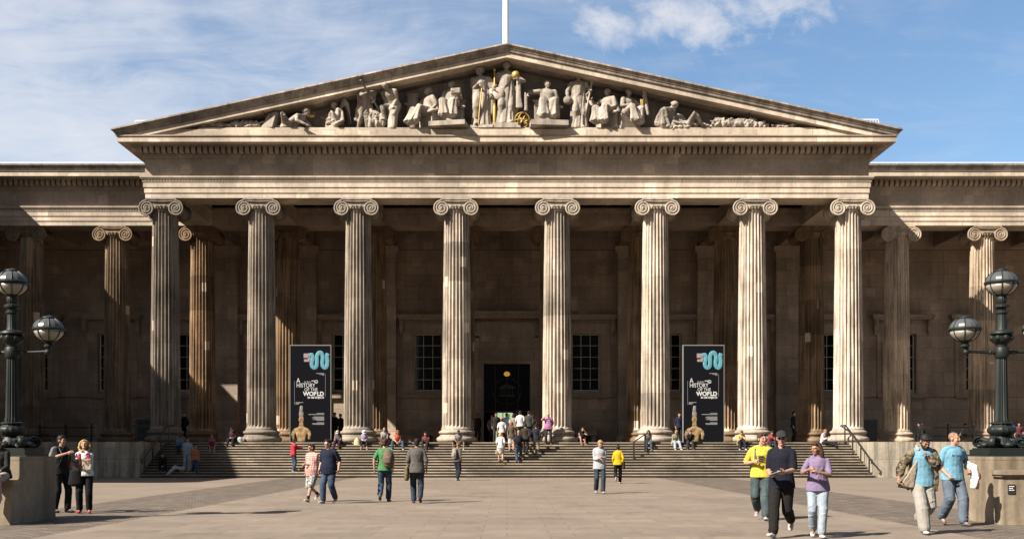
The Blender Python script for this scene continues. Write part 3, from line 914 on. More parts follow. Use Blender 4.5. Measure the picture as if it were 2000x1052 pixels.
def zmap(b):
    f = lambda z: .17 + (z - .28) * .53 / .69 if z < .97 else .70 + (z - .97) * 1.30 / 1.03
    b.v = [(x, y, f(z)) for x, y, z in b.v]
def lamp(s, label):
    t = thing('street_lamp', label, 'street lamp', (s * 10.08, LY, 1.31), 0, 'black globe lamps on stone piers')
    # base: plates and scrolled feet
    b = MB()
    b.box(-.52, .52, -.52, .52, 0, .035); b.box(-.46, .46, -.46, .46, .035, .14); b.box(-.42, .42, -.42, .42, .14, .17)
    b.build('base_plate', M_green, t, 'auto')
    b = MB()
    b.lathe([(.20, .28), (.26, .34), (.24, .46), (.17, .56), (.16, .6)], 24)
    for k in range(4):
        a = math.pi/4 + k * math.pi/2
        for rr, off in ((1, 0),):
            d = V((math.cos(a), math.sin(a), 0)); n = V((-d.y, d.x, 0))
            pts = []; rad = []
            for i in range(26):
                q = i / 25; an = math.pi * .5 + q * 3.6 * math.pi
                r = .125 * (1 - q) + .025
                pts.append(d * (.42 - r * math.cos(an)) + V((0, 0, .42 + r * math.sin(an)))); rad.append((.07, .035 * (1 - q * .5)))
            b.tube(pts, rad, 8, ref=n)
            b.tube([d*.12 + V((0, 0, .5)), d*.26 + V((0, 0, .47)), d*.42 + V((0, 0, .545))], [.08, .07, .04], 8)
            b.ell(d*.42 + V((0, 0, .42)), (.05, .05, .05), seg=8, rows=6)
        a = k * math.pi/2; d = V((math.cos(a), math.sin(a), 0))
        b.ell(d*.33 + V((0, 0, .36)), (.12, .12, .09), seg=10, rows=7)          # acanthus knobs
        for q in (-1, 0, 1):
            n = V((-d.y, d.x, 0)); b.tube([d*.22 + n*.06*q + V((0, 0, .30)), d*.36 + n*.1*q + V((0, 0, .38)), d*.30 + n*.11*q + V((0, 0, .46))], [.03, .035, .02], 6)
    zmap(b); b.build('scroll_foot', M_green, t, 'auto')
    b = MB()
    b.lathe([(.17, .58), (.20, .62), (.26, .69), (.275, .76), (.25, .83), (.19, .87), (.18, .90), (.21, .92), (.21, .95), (.17, .97)], 48, ribs=16, rd=.03)
    zmap(b); b.build('bulb', M_green, t, 'auto')
    b = MB()
    pr = [(.135, .97), (.135, 1.0), (.12, 1.05), (.11, 1.5), (.096, 2.0), (.09, 2.02)]
    b.lathe([(r, z) for r, z in pr], 96, ribs=16, rd=.07)
    zmap(b); b.build('pole', M_green, t, 'auto')
    b = MB()
    b.lathe([(.13, 2.0), (.15, 2.03), (.15, 2.19), (.13, 2.22)], 8)
    b.lathe([(.11, 2.2), (.12, 2.28), (.17, 2.31), (.21, 2.37), (.22, 2.42), (.17, 2.45), (.24, 2.49), (.22, 2.53), (.12, 2.56), (.10, 2.58)], 32)
    for k in range(8):
        a = k*math.pi/4; b.ell((.19*math.cos(a), .19*math.sin(a), 2.40), (.055, .055, .06), seg=8, rows=6)
    b.build('collar', M_green, t, 'auto')
    b = MB(); b.lathe([(.115, 2.56), (.10, 2.6), (.092, 2.88), (.12, 2.91), (.12, 2.94), (.085, 2.97), (.085, 3.0), (.15, 3.03), (.15, 3.07), (.08, 3.1), (.10, 3.14), (.11, 3.2), (.09, 3.26), (.12, 3.29)], 64, ribs=16, rd=.03)
    b.build('upper_pole', M_green, t, 'auto')
    for q in (-1, 1):
        b = MB()
        b.tube([(q*.12, 0, 2.11), (q*.22, 0, 2.115), (q*.45, 0, 2.12), (q*.70, 0, 2.13), (q*.745, 0, 2.15), (q*.75, 0, 2.24)], [.05, .032, .028, .032, .045, .04], 10)
        b.ell((q*.24, 0, 2.115), (.03, .055, .055)); b.ell((q*.72, 0, 2.12), (.07, .06, .06))
        b.lathe([(.05, 2.2), (.10, 2.23), (.10, 2.26), (.06, 2.29), (.09, 2.32)], 16, (q*.75, 0, 0))
        b.build('arm', M_green, t, 'auto')
    for (x, z, r) in ((0, 3.53, .312), (-.75, 2.585, .298), (.75, 2.585, .298)):
        lt = part('lantern', t, (x, 0, z))
        up = [(r*math.cos(a)*1.0, r*.80*math.sin(a)) for a in [math.pi/2*i/8 for i in range(8)]] + [(.05, r*.80)]
        b = MB(); b.lathe(up, 16); b.build('lantern_hood', M_lampup, lt)
        lo = [(.09, -r*.84)] + [(r*math.cos(a)*.985, r*.86*math.sin(a)) for a in [-math.pi/2*(7-i)/8 for i in range(7)]]
        b = MB(); b.lathe(lo, 24); b.build('lantern_glass', M_lampgl, lt, True)
        b = MB()
        b.tube([(r*1.03*math.cos(2*math.pi*i/32), r*1.03*math.sin(2*math.pi*i/32), 0) for i in range(33)], .022, 6, ref=(0, 0, 1))
        for k in range(8):
            a = 2*math.pi*(k+.5)/8
            b.tube([(r*1.005*math.cos(g)*math.cos(a), r*1.005*math.cos(g)*math.sin(a), r*(.82 if g > 0 else .87)*math.sin(g)) for g in [math.pi/2*(j-6)/7 for j in range(13)]], .011, 5)
        b.lathe([(.15, r*.76), (.14, r*.82), (.06, r*.88), (.02, r*.95)], 16)
        b.lathe([(.07, -r*.96), (.12, -r*.86), (.13, -r*.8)], 16)
        b.build('cage', M_green, lt, 'auto')
    return t
lamp(-1, 'black iron lamp with globe lanterns on the left pier')
lamp(1, 'black iron lamp with globe lanterns on the sunlit right pier')

# ------------------------------------------------------------------ banners
M_ban = mat('black banner cloth', (0.005, 0.005, 0.0065), 0.9, 0, 0.02)
M_bedge = mat('banner edge', (0.14, 0.135, 0.13), 0.5)
M_ink = mat('white print', (0.36, 0.36, 0.36), 0.7)
M_inkg = mat('grey print', (0.15, 0.15, 0.15), 0.7)
M_turq = mat('turquoise print', (0.07, 0.21, 0.25), 0.7)
t_ = M_turq.node_tree
vv = N(t_, 'ShaderNodeTexVoronoi', feature='DISTANCE_TO_EDGE'); vv.inputs['Scale'].default_value = 18; t_.links.new(coords(t_), vv.inputs['Vector'])
t_.links.new(mixc(t_, ramp(t_, vv.outputs['Distance'], [(0.0, 0.0), (0.2, 1.0)]), (0.025, 0.10, 0.14), (0.085, 0.24, 0.28)), bsdf(M_turq).inputs['Base Color'])
M_pink = mat('pinkish print', (0.2, 0.14, 0.145), 0.7)
M_bust = mat('bronze figure print', (0.24, 0.165, 0.085), 0.7)
t_ = M_bust.node_tree
t_.links.new(mixc(t_, ramp(t_, noise(t_, coords(t_), 4.5, 4, 0.6), [(0.35, 0), (0.65, 1)]), (0.075, 0.045, 0.02), (0.28, 0.185, 0.085)), bsdf(M_bust).inputs['Base Color'])
def banner(xc, label):
    Wd, Hh = 2.26, 5.42
    t = thing('banner', label, 'banner', (xc, 60.55, ZS), 0, 'tall black exhibition banners')
    b = MB(); b.box(-Wd/2, Wd/2, 0, .22, 0, Hh); b.build('panel', M_ban, t)
    b = MB(); b.box(-Wd/2 - .035, -Wd/2, -.02, .24, 0, Hh); b.box(Wd/2, Wd/2 + .03, -.02, .24, 0, Hh); b.box(-Wd/2 - .035, Wd/2 + .03, -.02, .24, Hh, Hh + .05)
    b.build('panel_frame', M_bedge, t)
    def X(u): return -Wd/2 + Wd * u           # u, v measured on the panel, v from the top
    def Z(v): return Hh * (1 - v)
    y = -.006
    # wavy turquoise band
    b = MB(); pts = []
    ctl = [(.46, .10), (.54, .098), (.56, .13), (.535, .18), (.55, .215), (.60, .23), (.655, .21), (.665, .16), (.665, .11), (.70, .08), (.745, .072), (.79, .085), (.81, .12), (.80, .17), (.81, .21), (.86, .23), (.91, .21), (.925, .16), (.915, .11), (.94, .078)]
    import itertools
    for i in range(len(ctl) - 1):
        p0, p1, p2, p3 = ctl[max(i-1, 0)], ctl[i], ctl[i+1], ctl[min(i+2, len(ctl)-1)]
        for k in range(6):
            q = k / 6
            pts.append(tuple(.5*((2*p1[a]) + (-p0[a]+p2[a])*q + (2*p0[a]-5*p1[a]+4*p2[a]-p3[a])*q*q + (-p0[a]+3*p1[a]-3*p2[a]+p3[a])*q**3) for a in (0, 1)))
    b.tube([(X(u), y, Z(v)) for u, v in pts], (.012, .118), 8, ref=(0, 1, 0)); b.build('ribbon_print', M_turq, t, True)
    b = MB()
    b.box(X(.33), X(.45), y, 0, Z(.125), Z(.08)); b.box(X(.34), X(.48), y, 0, Z(.165), Z(.14)); b.box(X(.43), X(.50), y, 0, Z(.14), Z(.118))
    b.build('mosaic_print', M_pink, t)
    yt = -.004
    text('A', .40, (X(.15), yt, Z(.385)), M_ink, t, 'lettering', sx=.8)
    text('HISTORY', .325, (X(.15), yt, Z(.430)), M_ink, t, 'lettering', sx=.80)
    text('OF THE', .26, (X(.68), yt, Z(.470)), M_ink, t, 'lettering', 'RIGHT', sx=.85)
    text('WORLD', .32, (X(.835), yt, Z(.517)), M_ink, t, 'lettering', 'RIGHT', .012, sx=.98)
    text('IN 100 OBJECTS', .145, (X(.835), yt, Z(.545)), M_ink, t, 'lettering', 'RIGHT', .006, sx=.9)
    text('The British\nMuseum', .085, (X(.34), yt, Z(.378)), M_ink, t, 'lettering')
    text('BBC', .10, (X(.53), yt, Z(.372)), M_ink, t, 'lettering', 'LEFT', .004)
    b = MB(); b.tube([(X(.645) + .085*math.cos(2*math.pi*i/24), yt, Z(.373) + .085*math.sin(2*math.pi*i/24)) for i in range(25)], .018, 5); b.build('roundel', M_ink, t)
    text('4', .12, (X(.625), yt, Z(.384)), M_ink, t, 'lettering', 'LEFT', .004)
    b = MB()
    def bar(u0, u1, v, h=.006): b.box(X(u0), X(u1), y, 0, Z(v + h), Z(v))
    bar(.64, .84, .283); bar(.72, .84, .292); bar(.79, .84, .301)
    bar(.13, .32, .583); bar(.13, .24, .592); bar(.13, .21, .601)
    bar(.66, .84, .696); bar(.45, .84, .707, .007); bar(.57, .84, .733); bar(.54, .84, .742); bar(.60, .84, .751); bar(.56, .84, .760); bar(.65, .84, .768); bar(.66, .84, .793); bar(.54, .84, .802); bar(.56, .84, .810)
    b.build('small_print', M_inkg, t)
    b = MB(); b.box(X(.098), X(.104), y, 0, Z(.61), Z(.365)); b.box(X(.868), X(.874), y, 0, Z(.525), Z(.29)); b.build('rule', M_inkg, t)
    # bronze seated bust with a tall crown, a generic figure
    b = MB()
    b.tube([(X(.27), y, Z(.69)), (X(.275), y, Z(.65)), (X(.28), y, Z(.625))], [(.02, .12), (.02, .10), (.02, .085)], 10, ref=(0, 1, 0), mi=1)
    b.tube([(X(.275), y, Z(.73)), (X(.275), y, Z(.69))], [(.02, .15), (.02, .13)], 10, ref=(0, 1, 0), mi=1)
    b.ell((X(.275), y, Z(.765)), (.15, .03, .22))
    b.tube([(X(.275), y, Z(.80)), (X(.275), y, Z(.835))], [(.02, .12), (.02, .14)], 10, ref=(0, 1, 0))
    b.ell((X(.275), y, Z(.878)), (.47, .03, .20)); b.ell((X(.275), y, Z(.862)), (.22, .03, .20))
    b.tube([(X(.275), y, Z(.885)), (X(.275), y, Z(.925)), (X(.275), y, Z(.96)), (X(.275), y, Z(.988))], [(.03, .36), (.03, .30), (.02, .24), (.02, .25)], 14, ref=(0, 1, 0))
    for s in (-1, 1): b.tube([(X(.275) + s*.40, y, Z(.885)), (X(.275) + s*.47, y, Z(.92)), (X(.275) + s*.43, y, Z(.965))], [(.02, .11), (.02, .10), (.02, .07)], 10, ref=(0, 1, 0))
    b.build('bust_print', [M_bust, mat('faded crown print', (.13, .115, .11), .7)], t, True)
    return t
banner(-11.04, 'tall black banner left of the doorway, behind the man in red')
banner(11.06, 'tall black banner right of the doorway, with a seated man in black at its foot')

# ------------------------------------------------------------------ people
def skin(c, n):
    m = mat('skin ' + n, c, 0.55, 0, 0.3)
    t = m.node_tree
    t.links.new(mixc(t, 1.0, c, ramp(t, noise(t, coords(t), 22, 4, 0.6), [(0.3, (0.8, 0.72, 0.7)), (0.7, (1.12, 1.1, 1.1))]), 'MULTIPLY'), bsdf(m).inputs['Base Color'])
    return m
SK = {'fair': skin((0.30, 0.172, 0.122), 'fair'), 'tan': skin((0.22, 0.122, 0.082), 'tan'), 'brown': skin((0.11, 0.06, 0.04), 'brown'), 'dark': skin((0.07, 0.04, 0.03), 'dark')}
HR = {k: cloth('hair ' + k, c, 0.35, 0.6, 40) for k, c in dict(black=(.012, .010, .009), brown=(.035, .02, .012), blond=(.30, .19, .085), grey=(.16, .15, .14), ginger=(.17, .07, .03), crop=(.16, .10, .065), sandy=(.22, .14, .07)).items()}
M_eye = mat('dark eyes', (.015, .012, .012), .3)
M_lip = mat('lips', (.28, .10, .085), .6)
M_shades = mat('dark lenses', (.01, .01, .012), .15, 0, .5)
_cm = {}
def C(col, var=0.16):
    k = tuple(col)
    if k not in _cm: _cm[k] = cloth('cloth %d' % len(_cm), tuple(x * .62 for x in col), var)
    return _cm[k]
JEAN = denim('blue denim', (0.016, 0.028, 0.048), .4); JEAN_D = denim('dark denim', (0.012, 0.018, 0.028), .35); JEAN_T = denim('worn teal denim', (0.022, 0.032, 0.034), .45)
JEAN_L = denim('pale denim', (0.155, 0.18, 0.21), .35); JEAN_G = denim('grey blue denim', (0.05, 0.064, 0.085), .45)
WHITE = (0.62, 0.61, 0.60); BLACK = (0.011, 0.011, 0.013)

def ik(a, b, l1, l2, pole):
    d = b - a; L = max(1e-4, d.length)
    if L > (l1 + l2) * .998:
        b = a + d * ((l1 + l2) * .998 / L); d = b - a; L = d.length
    x = (l1*l1 - l2*l2 + L*L) / (2*L); h = math.sqrt(max(0, l1*l1 - x*x))
    n = d / L; p = pole - n * pole.dot(n)
    if p.length < 1e-4: p = n.orthogonal()
    return a + n * x + p.normalized() * h, b

STAND = dict(fl=(.10, .03, 0, 0), fr=(.10, -.04, 0, 0), pz=.945)
WALKL = dict(fl=(.08, .30, 0, -12), fr=(.08, -.30, .07, 40), pz=.915)
WALKR = dict(fl=(.08, -.30, .07, 40), fr=(.08, .30, 0, -12), pz=.915)
STEPUP = dict(fl=(.09, .16, .14, 0), fr=(.09, -.20, .05, 30), pz=.94)
SIT = dict(fl=(.16, .60, -.284, 0), fr=(.16, .56, -.284, 0), pz=.11, sit=True, lean=14)
HANG = (.07, .03, -.505)

def figure(pose, H, fem=False, build=1.0):
    """joints of a posed body, local frame: +x the person's left, -y forward, z up."""
    k = H / 1.75
    J = dict(k=k, fem=fem, bd=build)
    P = V((pose.get('px', 0), 0, pose['pz'] * k if not pose.get('sit') else pose['pz']))
    lean, side, tw = R(pose.get('lean', 2)), R(pose.get('side', 0)), R(pose.get('twist', 0))
    M = Matrix.Rotation(tw, 3, 'Z') @ Matrix.Rotation(lean, 3, 'X') @ Matrix.Rotation(side, 3, 'Y')
    up = M @ V((0, 0, 1)); fwd = M @ V((0, -1, 0)); lf = M @ V((1, 0, 0))
    sh = (.148 if fem else .172) * k * (0.5 + 0.5 * build)
    J.update(P=P, M=M, up=up, fwd=fwd, lf=lf, waist=P + up * .19 * k, chest=P + up * .37 * k, neck=P + up * .525 * k + fwd * .005)
    hy, hp, hr = R(pose.get('hy', 0)), R(pose.get('hp', 0)), R(pose.get('hroll', 0))
    HM = M @ Matrix.Rotation(hy, 3, 'Z') @ Matrix.Rotation(hp, 3, 'X') @ Matrix.Rotation(hr, 3, 'Y')
    J['HM'] = HM
    J['head'] = J['neck'] + up * .055 * k + HM @ V((0, -.025 * k, .108 * k))
    for sd, s in (('l', 1), ('r', -1)):
        S = J['neck'] - up * .065 * k + lf * (s * sh)
        o = pose.get('h' + sd, HANG)
        T = S + (lf * (s * o[0]) + fwd * o[1] + up * o[2]) * k
        pole = pose.get('e' + sd, (.35, -.6, -.55))
        E, T = ik(S, T, .285 * k, .255 * k, lf * (s * pole[0]) + fwd * pole[1] + up * pole[2])
        J['S' + sd], J['E' + sd], J['T' + sd] = S, E, T
        hip = P + lf * (s * .092 * k) * 1.0 - V((0, 0, .02 * k))
        f = pose['f' + sd]
        A = V((s * f[0], -f[1], f[2])) ; A.z += .085 * k
        if not pose.get('sit'): A = V((A.x * k, A.y * k, f[2] * k + .085 * k))
        a = R(f[3]); toe = R(f[4] if len(f) > 4 else 8) * s
        if f[3] > 0: A.z += math.sin(a) * .11 * k
        K, A = ik(hip, A, .435 * k, .425 * k, V((s * pose.get('ko', .1), -1, .15)))
        J['H' + sd], J['K' + sd], J['A' + sd] = hip, K, A
        fd = V((math.sin(toe) * math.cos(a), -math.cos(toe) * math.cos(a), -math.sin(a)))
        J['F' + sd] = fd
    return J
def lerp(a, b, t): return a + (b - a) * t

def add_hand(mb, J, s, k, curl=.5, hi=True):
    T, E = J['T' + s], J['E' + s]
    sg = 1 if s == 'l' else -1
    d = (T - E).normalized()
    nrm = J['lf'] * (-sg)              # palm faces the body
    nrm = (nrm - d * nrm.dot(d))
    if nrm.length < .2: nrm = J['up'] * -1 - d * (-J['up'].dot(d))
    nrm.normalize(); w = d.cross(nrm).normalized()
    if w.dot(J['fwd'] + J['up'] * .3) < 0: w = -w          # thumb side
    mb.tube([T, T + d * .045 * k, T + d * .085 * k], [(.027*k, .018*k), (.037*k, .017*k), (.038*k, .014*k)], 8, ref=w)
    if not hi:
        mb.tube([T + d * .08 * k, T + d * .12 * k + nrm * .02 * k, T + d * .15 * k + nrm * .05 * k], [(.035*k, .013*k), (.03*k, .013*k), (.02*k, .012*k)], 8, ref=w)
        mb.tube([T + d * .03 * k + w * .025 * k, T + d * .07 * k + w * .05 * k + nrm * .02 * k], .013 * k, 6)
        return
    for i, (o, L) in enumerate(((.029, .074), (.010, .084), (-.010, .079), (-.028, .060))):
        p = T + d * .083 * k + w * o * k
        a = curl * (0.8 + .12 * i); pts = [p]; g = 0
        for q in (.45, .32, .23):
            g += a
            p = p + (d * math.cos(g) + nrm * math.sin(g)) * L * q * k; pts.append(p)
        mb.tube(pts, [.0095*k, .009*k, .0085*k, .0075*k], 7)
    p = T + d * .02 * k + w * .026 * k
    q = p + (d * .6 + w * .65 + nrm * .35).normalized() * .042 * k
    mb.tube([p, q, q + (d * .85 + w * .15 + nrm * .45).normalized() * .034 * k], [.013*k, .011*k, .0085*k], 7)

def add_head(mb, J, k, hi):
    c, HM = J['head'], J['HM']
    L = lambda x, y, z: c + HM @ V((x*k, y*k, z*k))
    mb.tube([J['neck'] - J['up'] * .04 * k, lerp(J['neck'], c, .55)], [.058*k * (0.9 if J['fem'] else 1), .054*k * (.88 if J['fem'] else 1)], 12)
    mb.ell(L(0, .012, .03), (.075*k, .094*k, .088*k), HM)            # skull
    mb.ell(L(0, -.028, -.035), (.058*k, .062*k, .078*k), HM)         # face and jaw
    mb.ell(L(0, -.062, -.094), (.027*k, .024*k, .02*k), HM)          # chin
    mb.tube([L(0, -.088, .012), L(0, -.104, -.022), L(0, -.098, -.034)], [.009*k, .014*k, .012*k], 7)
    mb.tube([L(-.045, -.076, .022), L(0, -.088, .026), L(.045, -.076, .022)], [.012*k, .012*k, .012*k], 7)
    for s in (-1, 1):
        mb.ell(L(s*.076, .012, -.008), (.011*k, .022*k, .033*k), HM)
        mb.ell(L(s*.04, -.066, -.025), (.022*k, .02*k, .022*k), HM)

def torso(mb, J, e=0.0, hem=None, belly=0.0, low=0.0, wide=0.0):
    """tapered trunk from hem to collar; e = ease of the cloth."""
    k, P, up, fwd, lf = J['k'], J['P'], J['up'], J['fwd'], J['lf']
    f = J['fem']; b = J['bd']
    st = [(-.10, .172, .128), (-.02, .172, .124), (.06, .165 if not f else .16, .112), (.17, .148 if not f else .132, .104), (.28, .156 if not f else .142, .112), (.38, .166 if not f else .150, .118), (.455, .158 if not f else .142, .098), (.505, .105, .072)]
    if hem is not None: st = [(hem, st[0][1], st[0][2])] + [q for q in st if q[0] > hem + .03]
    pts, rad = [], []
    for h, a, c in st:
        bl = belly * math.exp(-((h - .10) / .14) ** 2)
        pts.append(P + up * h * k + fwd * (bl * .55) * k)
        t = max(0, (.2 - h) * wide)
        rad.append(((a * (.45 + .55 * b) + e + bl * .35 + t) * k, (c * (.35 + .65 * b) + e + bl * .6 + t * .7) * k))
    mb.tube(pts, rad, 18, ref=lf, cap=False)
    if e > .01:         # creases
        rr = random.Random(int(abs(P.z * 977) + len(mb.v)))
        def surf(t, a, off=0.0):
            q = t * (len(pts) - 1); i = min(int(q), len(pts) - 2); f_ = q - i
            c = lerp(pts[i], pts[i+1], f_); ra = rad[i][0] + (rad[i+1][0] - rad[i][0]) * f_ + off; rb = rad[i][1] + (rad[i+1][1] - rad[i][1]) * f_ + off
            return c + lf * (ra * math.cos(a)) - fwd * (rb * math.sin(a))
        for i in range(13):
            a0 = rr.uniform(0, 2*math.pi); t0 = rr.uniform(.02, .55); t1 = min(.92, t0 + rr.uniform(.15, .4)); da = rr.uniform(-.9, .9)
            mb.tube([surf(t0 + (t1 - t0)*q, a0 + da*q, -.002) for q in (0, .33, .66, 1)], [.007*k, .013*k, .011*k, .005*k], 6)
    for s in 'lr':      # slope from neck to shoulder
        mb.tube([J['neck'] - up*.01*k, lerp(J['neck'], J['S' + s], .55) + up*.008*k, J['S' + s]], [(.05 + e*.5)*k, (.05 + e*.6)*k, (.046 + e*.6)*k], 10)

def arm(mb, J, s, upto, e=0.0, flare=0.0, frm=0.0):
    k, b = J['k'], J['bd']; g = (.88 if J['fem'] else 1) * (.6 + .4 * b)
    S, E, T = J['S' + s], J['E' + s], J['T' + s]
    segs = [(lerp(S, E, t), r) for t, r in ((0, .047), (.2, .049), (.5, .045), (.85, .04))] + [(E, .040)] + [(lerp(E, T, t), r) for t, r in ((.25, .042), (.6, .034), (1, .026))]
    tot = [0, .1, .25, .425, .5, .625, .8, 1.0]
    pts, rad = [], []
    for (p, r), q in zip(segs, tot):
        if q <= upto + 1e-6: pts.append(p); rad.append((r * g + e) * k + flare * q * k)
    if upto < 1 and len(pts) < 2: pass
    mb.tube(pts, rad, 12)

def leg(mb, J, s, upto, e=0.0, hem=None):
    k, b = J['k'], J['bd']; g = .6 + .4 * b
    H, K, A = J['H' + s], J['K' + s], J['A' + s]
    q = [(H + V((0, 0, .03*k)), .088, 0), (lerp(H, K, .2), .088, .1), (lerp(H, K, .6), .070, .3), (K, .057, .5), (lerp(K, A, .28), .056, .64), (lerp(K, A, .65), .044, .82), (lerp(K, A, .93), .037, .965), (A - V((0, 0, .01*k)), .036, 1.0)]
    pts, rad = [], []
    for p, r, t in q:
        if t <= upto + 1e-6:
            rr = (r * g + e * (0.6 + .6 * t)) * k
            if hem is not None: rr = max(rr, lerp(.09, hem, t) * k)
            pts.append(p); rad.append(rr)
    mb.tube(pts, rad, 12)
    if e > .012:        # creases at the hip, knee and ankle
        rr = random.Random(int(abs(A.x * 9177) + len(mb.v)))
        ax = (K - H).normalized(); bx_ = (A - K).normalized()
        for i in range(9):
            t = rr.choice((.12, .2, .42, .47, .53, .58, .86, .90, .95))
            if t > upto: continue
            j = max(q_ for q_ in range(len(q)) if q[q_][2] <= t); j = min(j, len(pts) - 2)
            c = lerp(pts[j], pts[j+1], (t - q[j][2]) / max(1e-4, q[min(j+1, len(q)-1)][2] - q[j][2])); r_ = rad[j] + (rad[j+1] - rad[j]) * .5 - .002
            d_ = ax if t < .5 else bx_; u_ = d_.orthogonal().normalized(); w_ = d_.cross(u_); a0 = rr.uniform(0, 6.28)
            mb.tube([c + (u_*math.cos(a0 + g) + w_*math.sin(a0 + g))*r_ + d_*(g - .6)*.03*k for g in (0, .4, .8, 1.2)], [.006*k, .011*k, .011*k, .006*k], 6)

def shoe(J, s, hgt=.0, big=1.0):
    mb = MB(); k = J['k'] * big; A, d = J['A' + s], J['F' + s]
    sole = V((0, 0, -1)); sole = (sole - d * sole.dot(d)).normalized()
    heel = A + sole * .045 * k - d * .045 * k; toe = A + sole * .058 * k + d * .165 * k
    w = d.cross(sole)
    mb.tube([heel, lerp(heel, toe, .3), lerp(heel, toe, .65), toe], [(.038*k, .036*k), (.042*k, .038*k), (.047*k, .030*k), (.040*k, .022*k)], 10, ref=w)
    mb.tube([A + sole * .03 * k, A - sole * (.02 + hgt) * k], [.046*k, .043*k], 10)
    return mb

def person(label, loc, face, H=1.75, pose=STAND, fem=False, build=1.0, skin_='fair', hair='brown', hairstyle='short', hat=None,
           top=((.5, .5, .5), 'short'), legs=((.02, .03, .06), 'long'), shoes=(.03, .03, .03), hi=None, glasses=False, curl=.5, belly=0.0,
           extra=None, beard=False, hem=-.08, dress=None, group='people in the forecourt and on the steps'):
    t = thing('person', label, 'person', loc, R(face), group)
    J = figure(pose, H, fem, build); k = J['k']
    d = loc[1]
    if hi is None: hi = d < 37
    vx = .0085 if d < 27 else .011 if hi else .017
    SKM = SK[skin_]
    # body: one continuous skin
    mb = MB(); add_head(mb, J, k, hi)
    torso(mb, J, -.016, -.02)
    for s in 'lr':
        arm(mb, J, s, 1.0); add_hand(mb, J, s, k, curl, hi)
        leg(mb, J, s, 1.0)
        mb.tube([J['A'+s] - V((0, 0, .02*k)), J['A'+s] + J['F'+s] * .10 * k - V((0, 0, .045*k))], [.034*k, .03*k], 8)
    mb.build('body', SKM, t, True, vx, 2)
    # face
    c, HM = J['head'], J['HM']
    L = lambda x, y, z: c + HM @ V((x*k, y*k, z*k))
    if hi:
        mb = MB()
        for s in (-1, 1): mb.ell(L(s*.031, -.083, .004), (.013*k, .008*k, .0075*k), HM, 8, 6)
        mb.build('eyes', M_eye, t, True)
        mb = MB(); mb.tube([L(-.022, -.083, -.060), L(0, -.090, -.060), L(.022, -.083, -.060)], [.004*k, .0075*k, .004*k], 6); mb.build('mouth', M_lip, t, True)
    if glasses:
        mb = MB()
        for s in (-1, 1): mb.ell(L(s*.033, -.092, .004), (.027*k, .008*k, .019*k), HM, 10, 6)
        mb.tube([L(-.078, .0, .012), L(-.062, -.078, .012), L(.062, -.078, .012), L(.078, 0, .012)], .005*k, 6)
        mb.build('glasses', M_shades, t, True)
    # hair
    if hair:
        mb = MB()
        if hairstyle == 'crop': mb.ell(L(0, .018, .036), (.078*k, .092*k, .087*k), HM)
        else:
            mb.ell(L(0, .022, .040), (.084*k, .097*k, .088*k), HM)
            mb.ell(L(0, .055, -.01), (.074*k, .055*k, .085*k), HM)
            mb.tube([L(-.05, -.06, .085), L(0, -.075, .095), L(.05, -.058, .088)], [.022*k, .026*k, .022*k], 8)
        if hairstyle == 'long':
            for q in (-1, -.4, .4, 1):
                mb.tube([L(q*.07, .02, .04), L(q*.088, .035, -.06), L(q*.085, .045 , -.15), L(q*.07, .06, -.24)], [.035*k, .042*k, .04*k, .022*k], 8)
        if hairstyle == 'curly':
            rr = random.Random(3); n = 0
            while n < 90:
                q = V((rr.gauss(0, 1), rr.gauss(0, 1), rr.gauss(0, 1))).normalized()
                if q.y < -.35 and q.z < .55 : continue
                if q.z < -.2: q = V((q.x * 1.1, q.y, q.z * 1.5))
                mb.ell(L(q.x * .118, .02 + q.y * .105, -.01 + q.z * .115), (.030*k,) * 3, None, 8, 6); n += 1
        if hairstyle == 'tail': mb.tube([L(0, .10, .03), L(0, .135, -.05), L(0, .12, -.17)], [.03*k, .035*k, .015*k], 8)
        mb.build('hair', HR[hair], t, True, max(vx, .010), 2, .014 if hairstyle != 'crop' else .003, .03)
    if beard:
        mb = MB(); mb.tube([L(-.055, -.03, -.05), L(-.035, -.065, -.092), L(0, -.085, -.104), L(.035, -.065, -.092), L(.055, -.03, -.05)], .022*k, 8)
        mb.build('beard', HR[hair or 'black'], t, True, .012, 2)
    if hat:
        hc, hk = hat; mb = MB()
        if hk == 'cap':
            mb.ell(L(0, .012, .062), (.090*k, .104*k, .070*k), HM)
            mb.tube([L(0, -.06, .062), L(0, -.125, .050), L(0, -.165, .040)], [(.082*k, .010*k), (.085*k, .010*k), (.06*k, .008*k)], 12, ref=HM @ V((1, 0, 0)))
        else:
            mb.ell(L(0, .012, .055), (.092*k, .104*k, .082*k), HM); mb.ell(L(0, .008, .03), (.150*k, .165*k, .016*k), HM)
        mb.build('hat', C(hc, .1), t, True, .010, 2)
    # legs
    if legs:
        m = legs[0] if not isinstance(legs[0], tuple) else C(legs[0])
        kind = legs[1]; e = legs[2] if len(legs) > 2 else .018
        mb = MB()
        pel = J['P']
        mb.tube([pel - J['up']*.075*k, pel, pel + J['up']*.085*k], [((.145*build**.6)*k + e*.4*k, .115*k*build**.5), ((.168*build**.6)*k + e*.4*k, .125*k*build**.5), ((.158*build**.6)*k, .112*k*build**.5)], 16, ref=J['lf'])
        for s in 'lr': leg(mb, J, s, {'long': .965, 'shorts': .5, 'capri': .82, 'skirt': .3}[kind], e, hem=(.075 if kind == 'long' and e > .015 else None))
        if kind == 'skirt':
            mb.tube([pel + J['up']*.05*k, lerp(J['Kl'], J['Kr'], .5) + V((0, 0, .02))], [(.16*k, .12*k), (.19*k, .15*k)], 16, ref=J['lf'])
        mb.build('trousers' if kind == 'long' else kind, m, t, True, max(vx, .011), 2, .010 if hi else .012, .12)
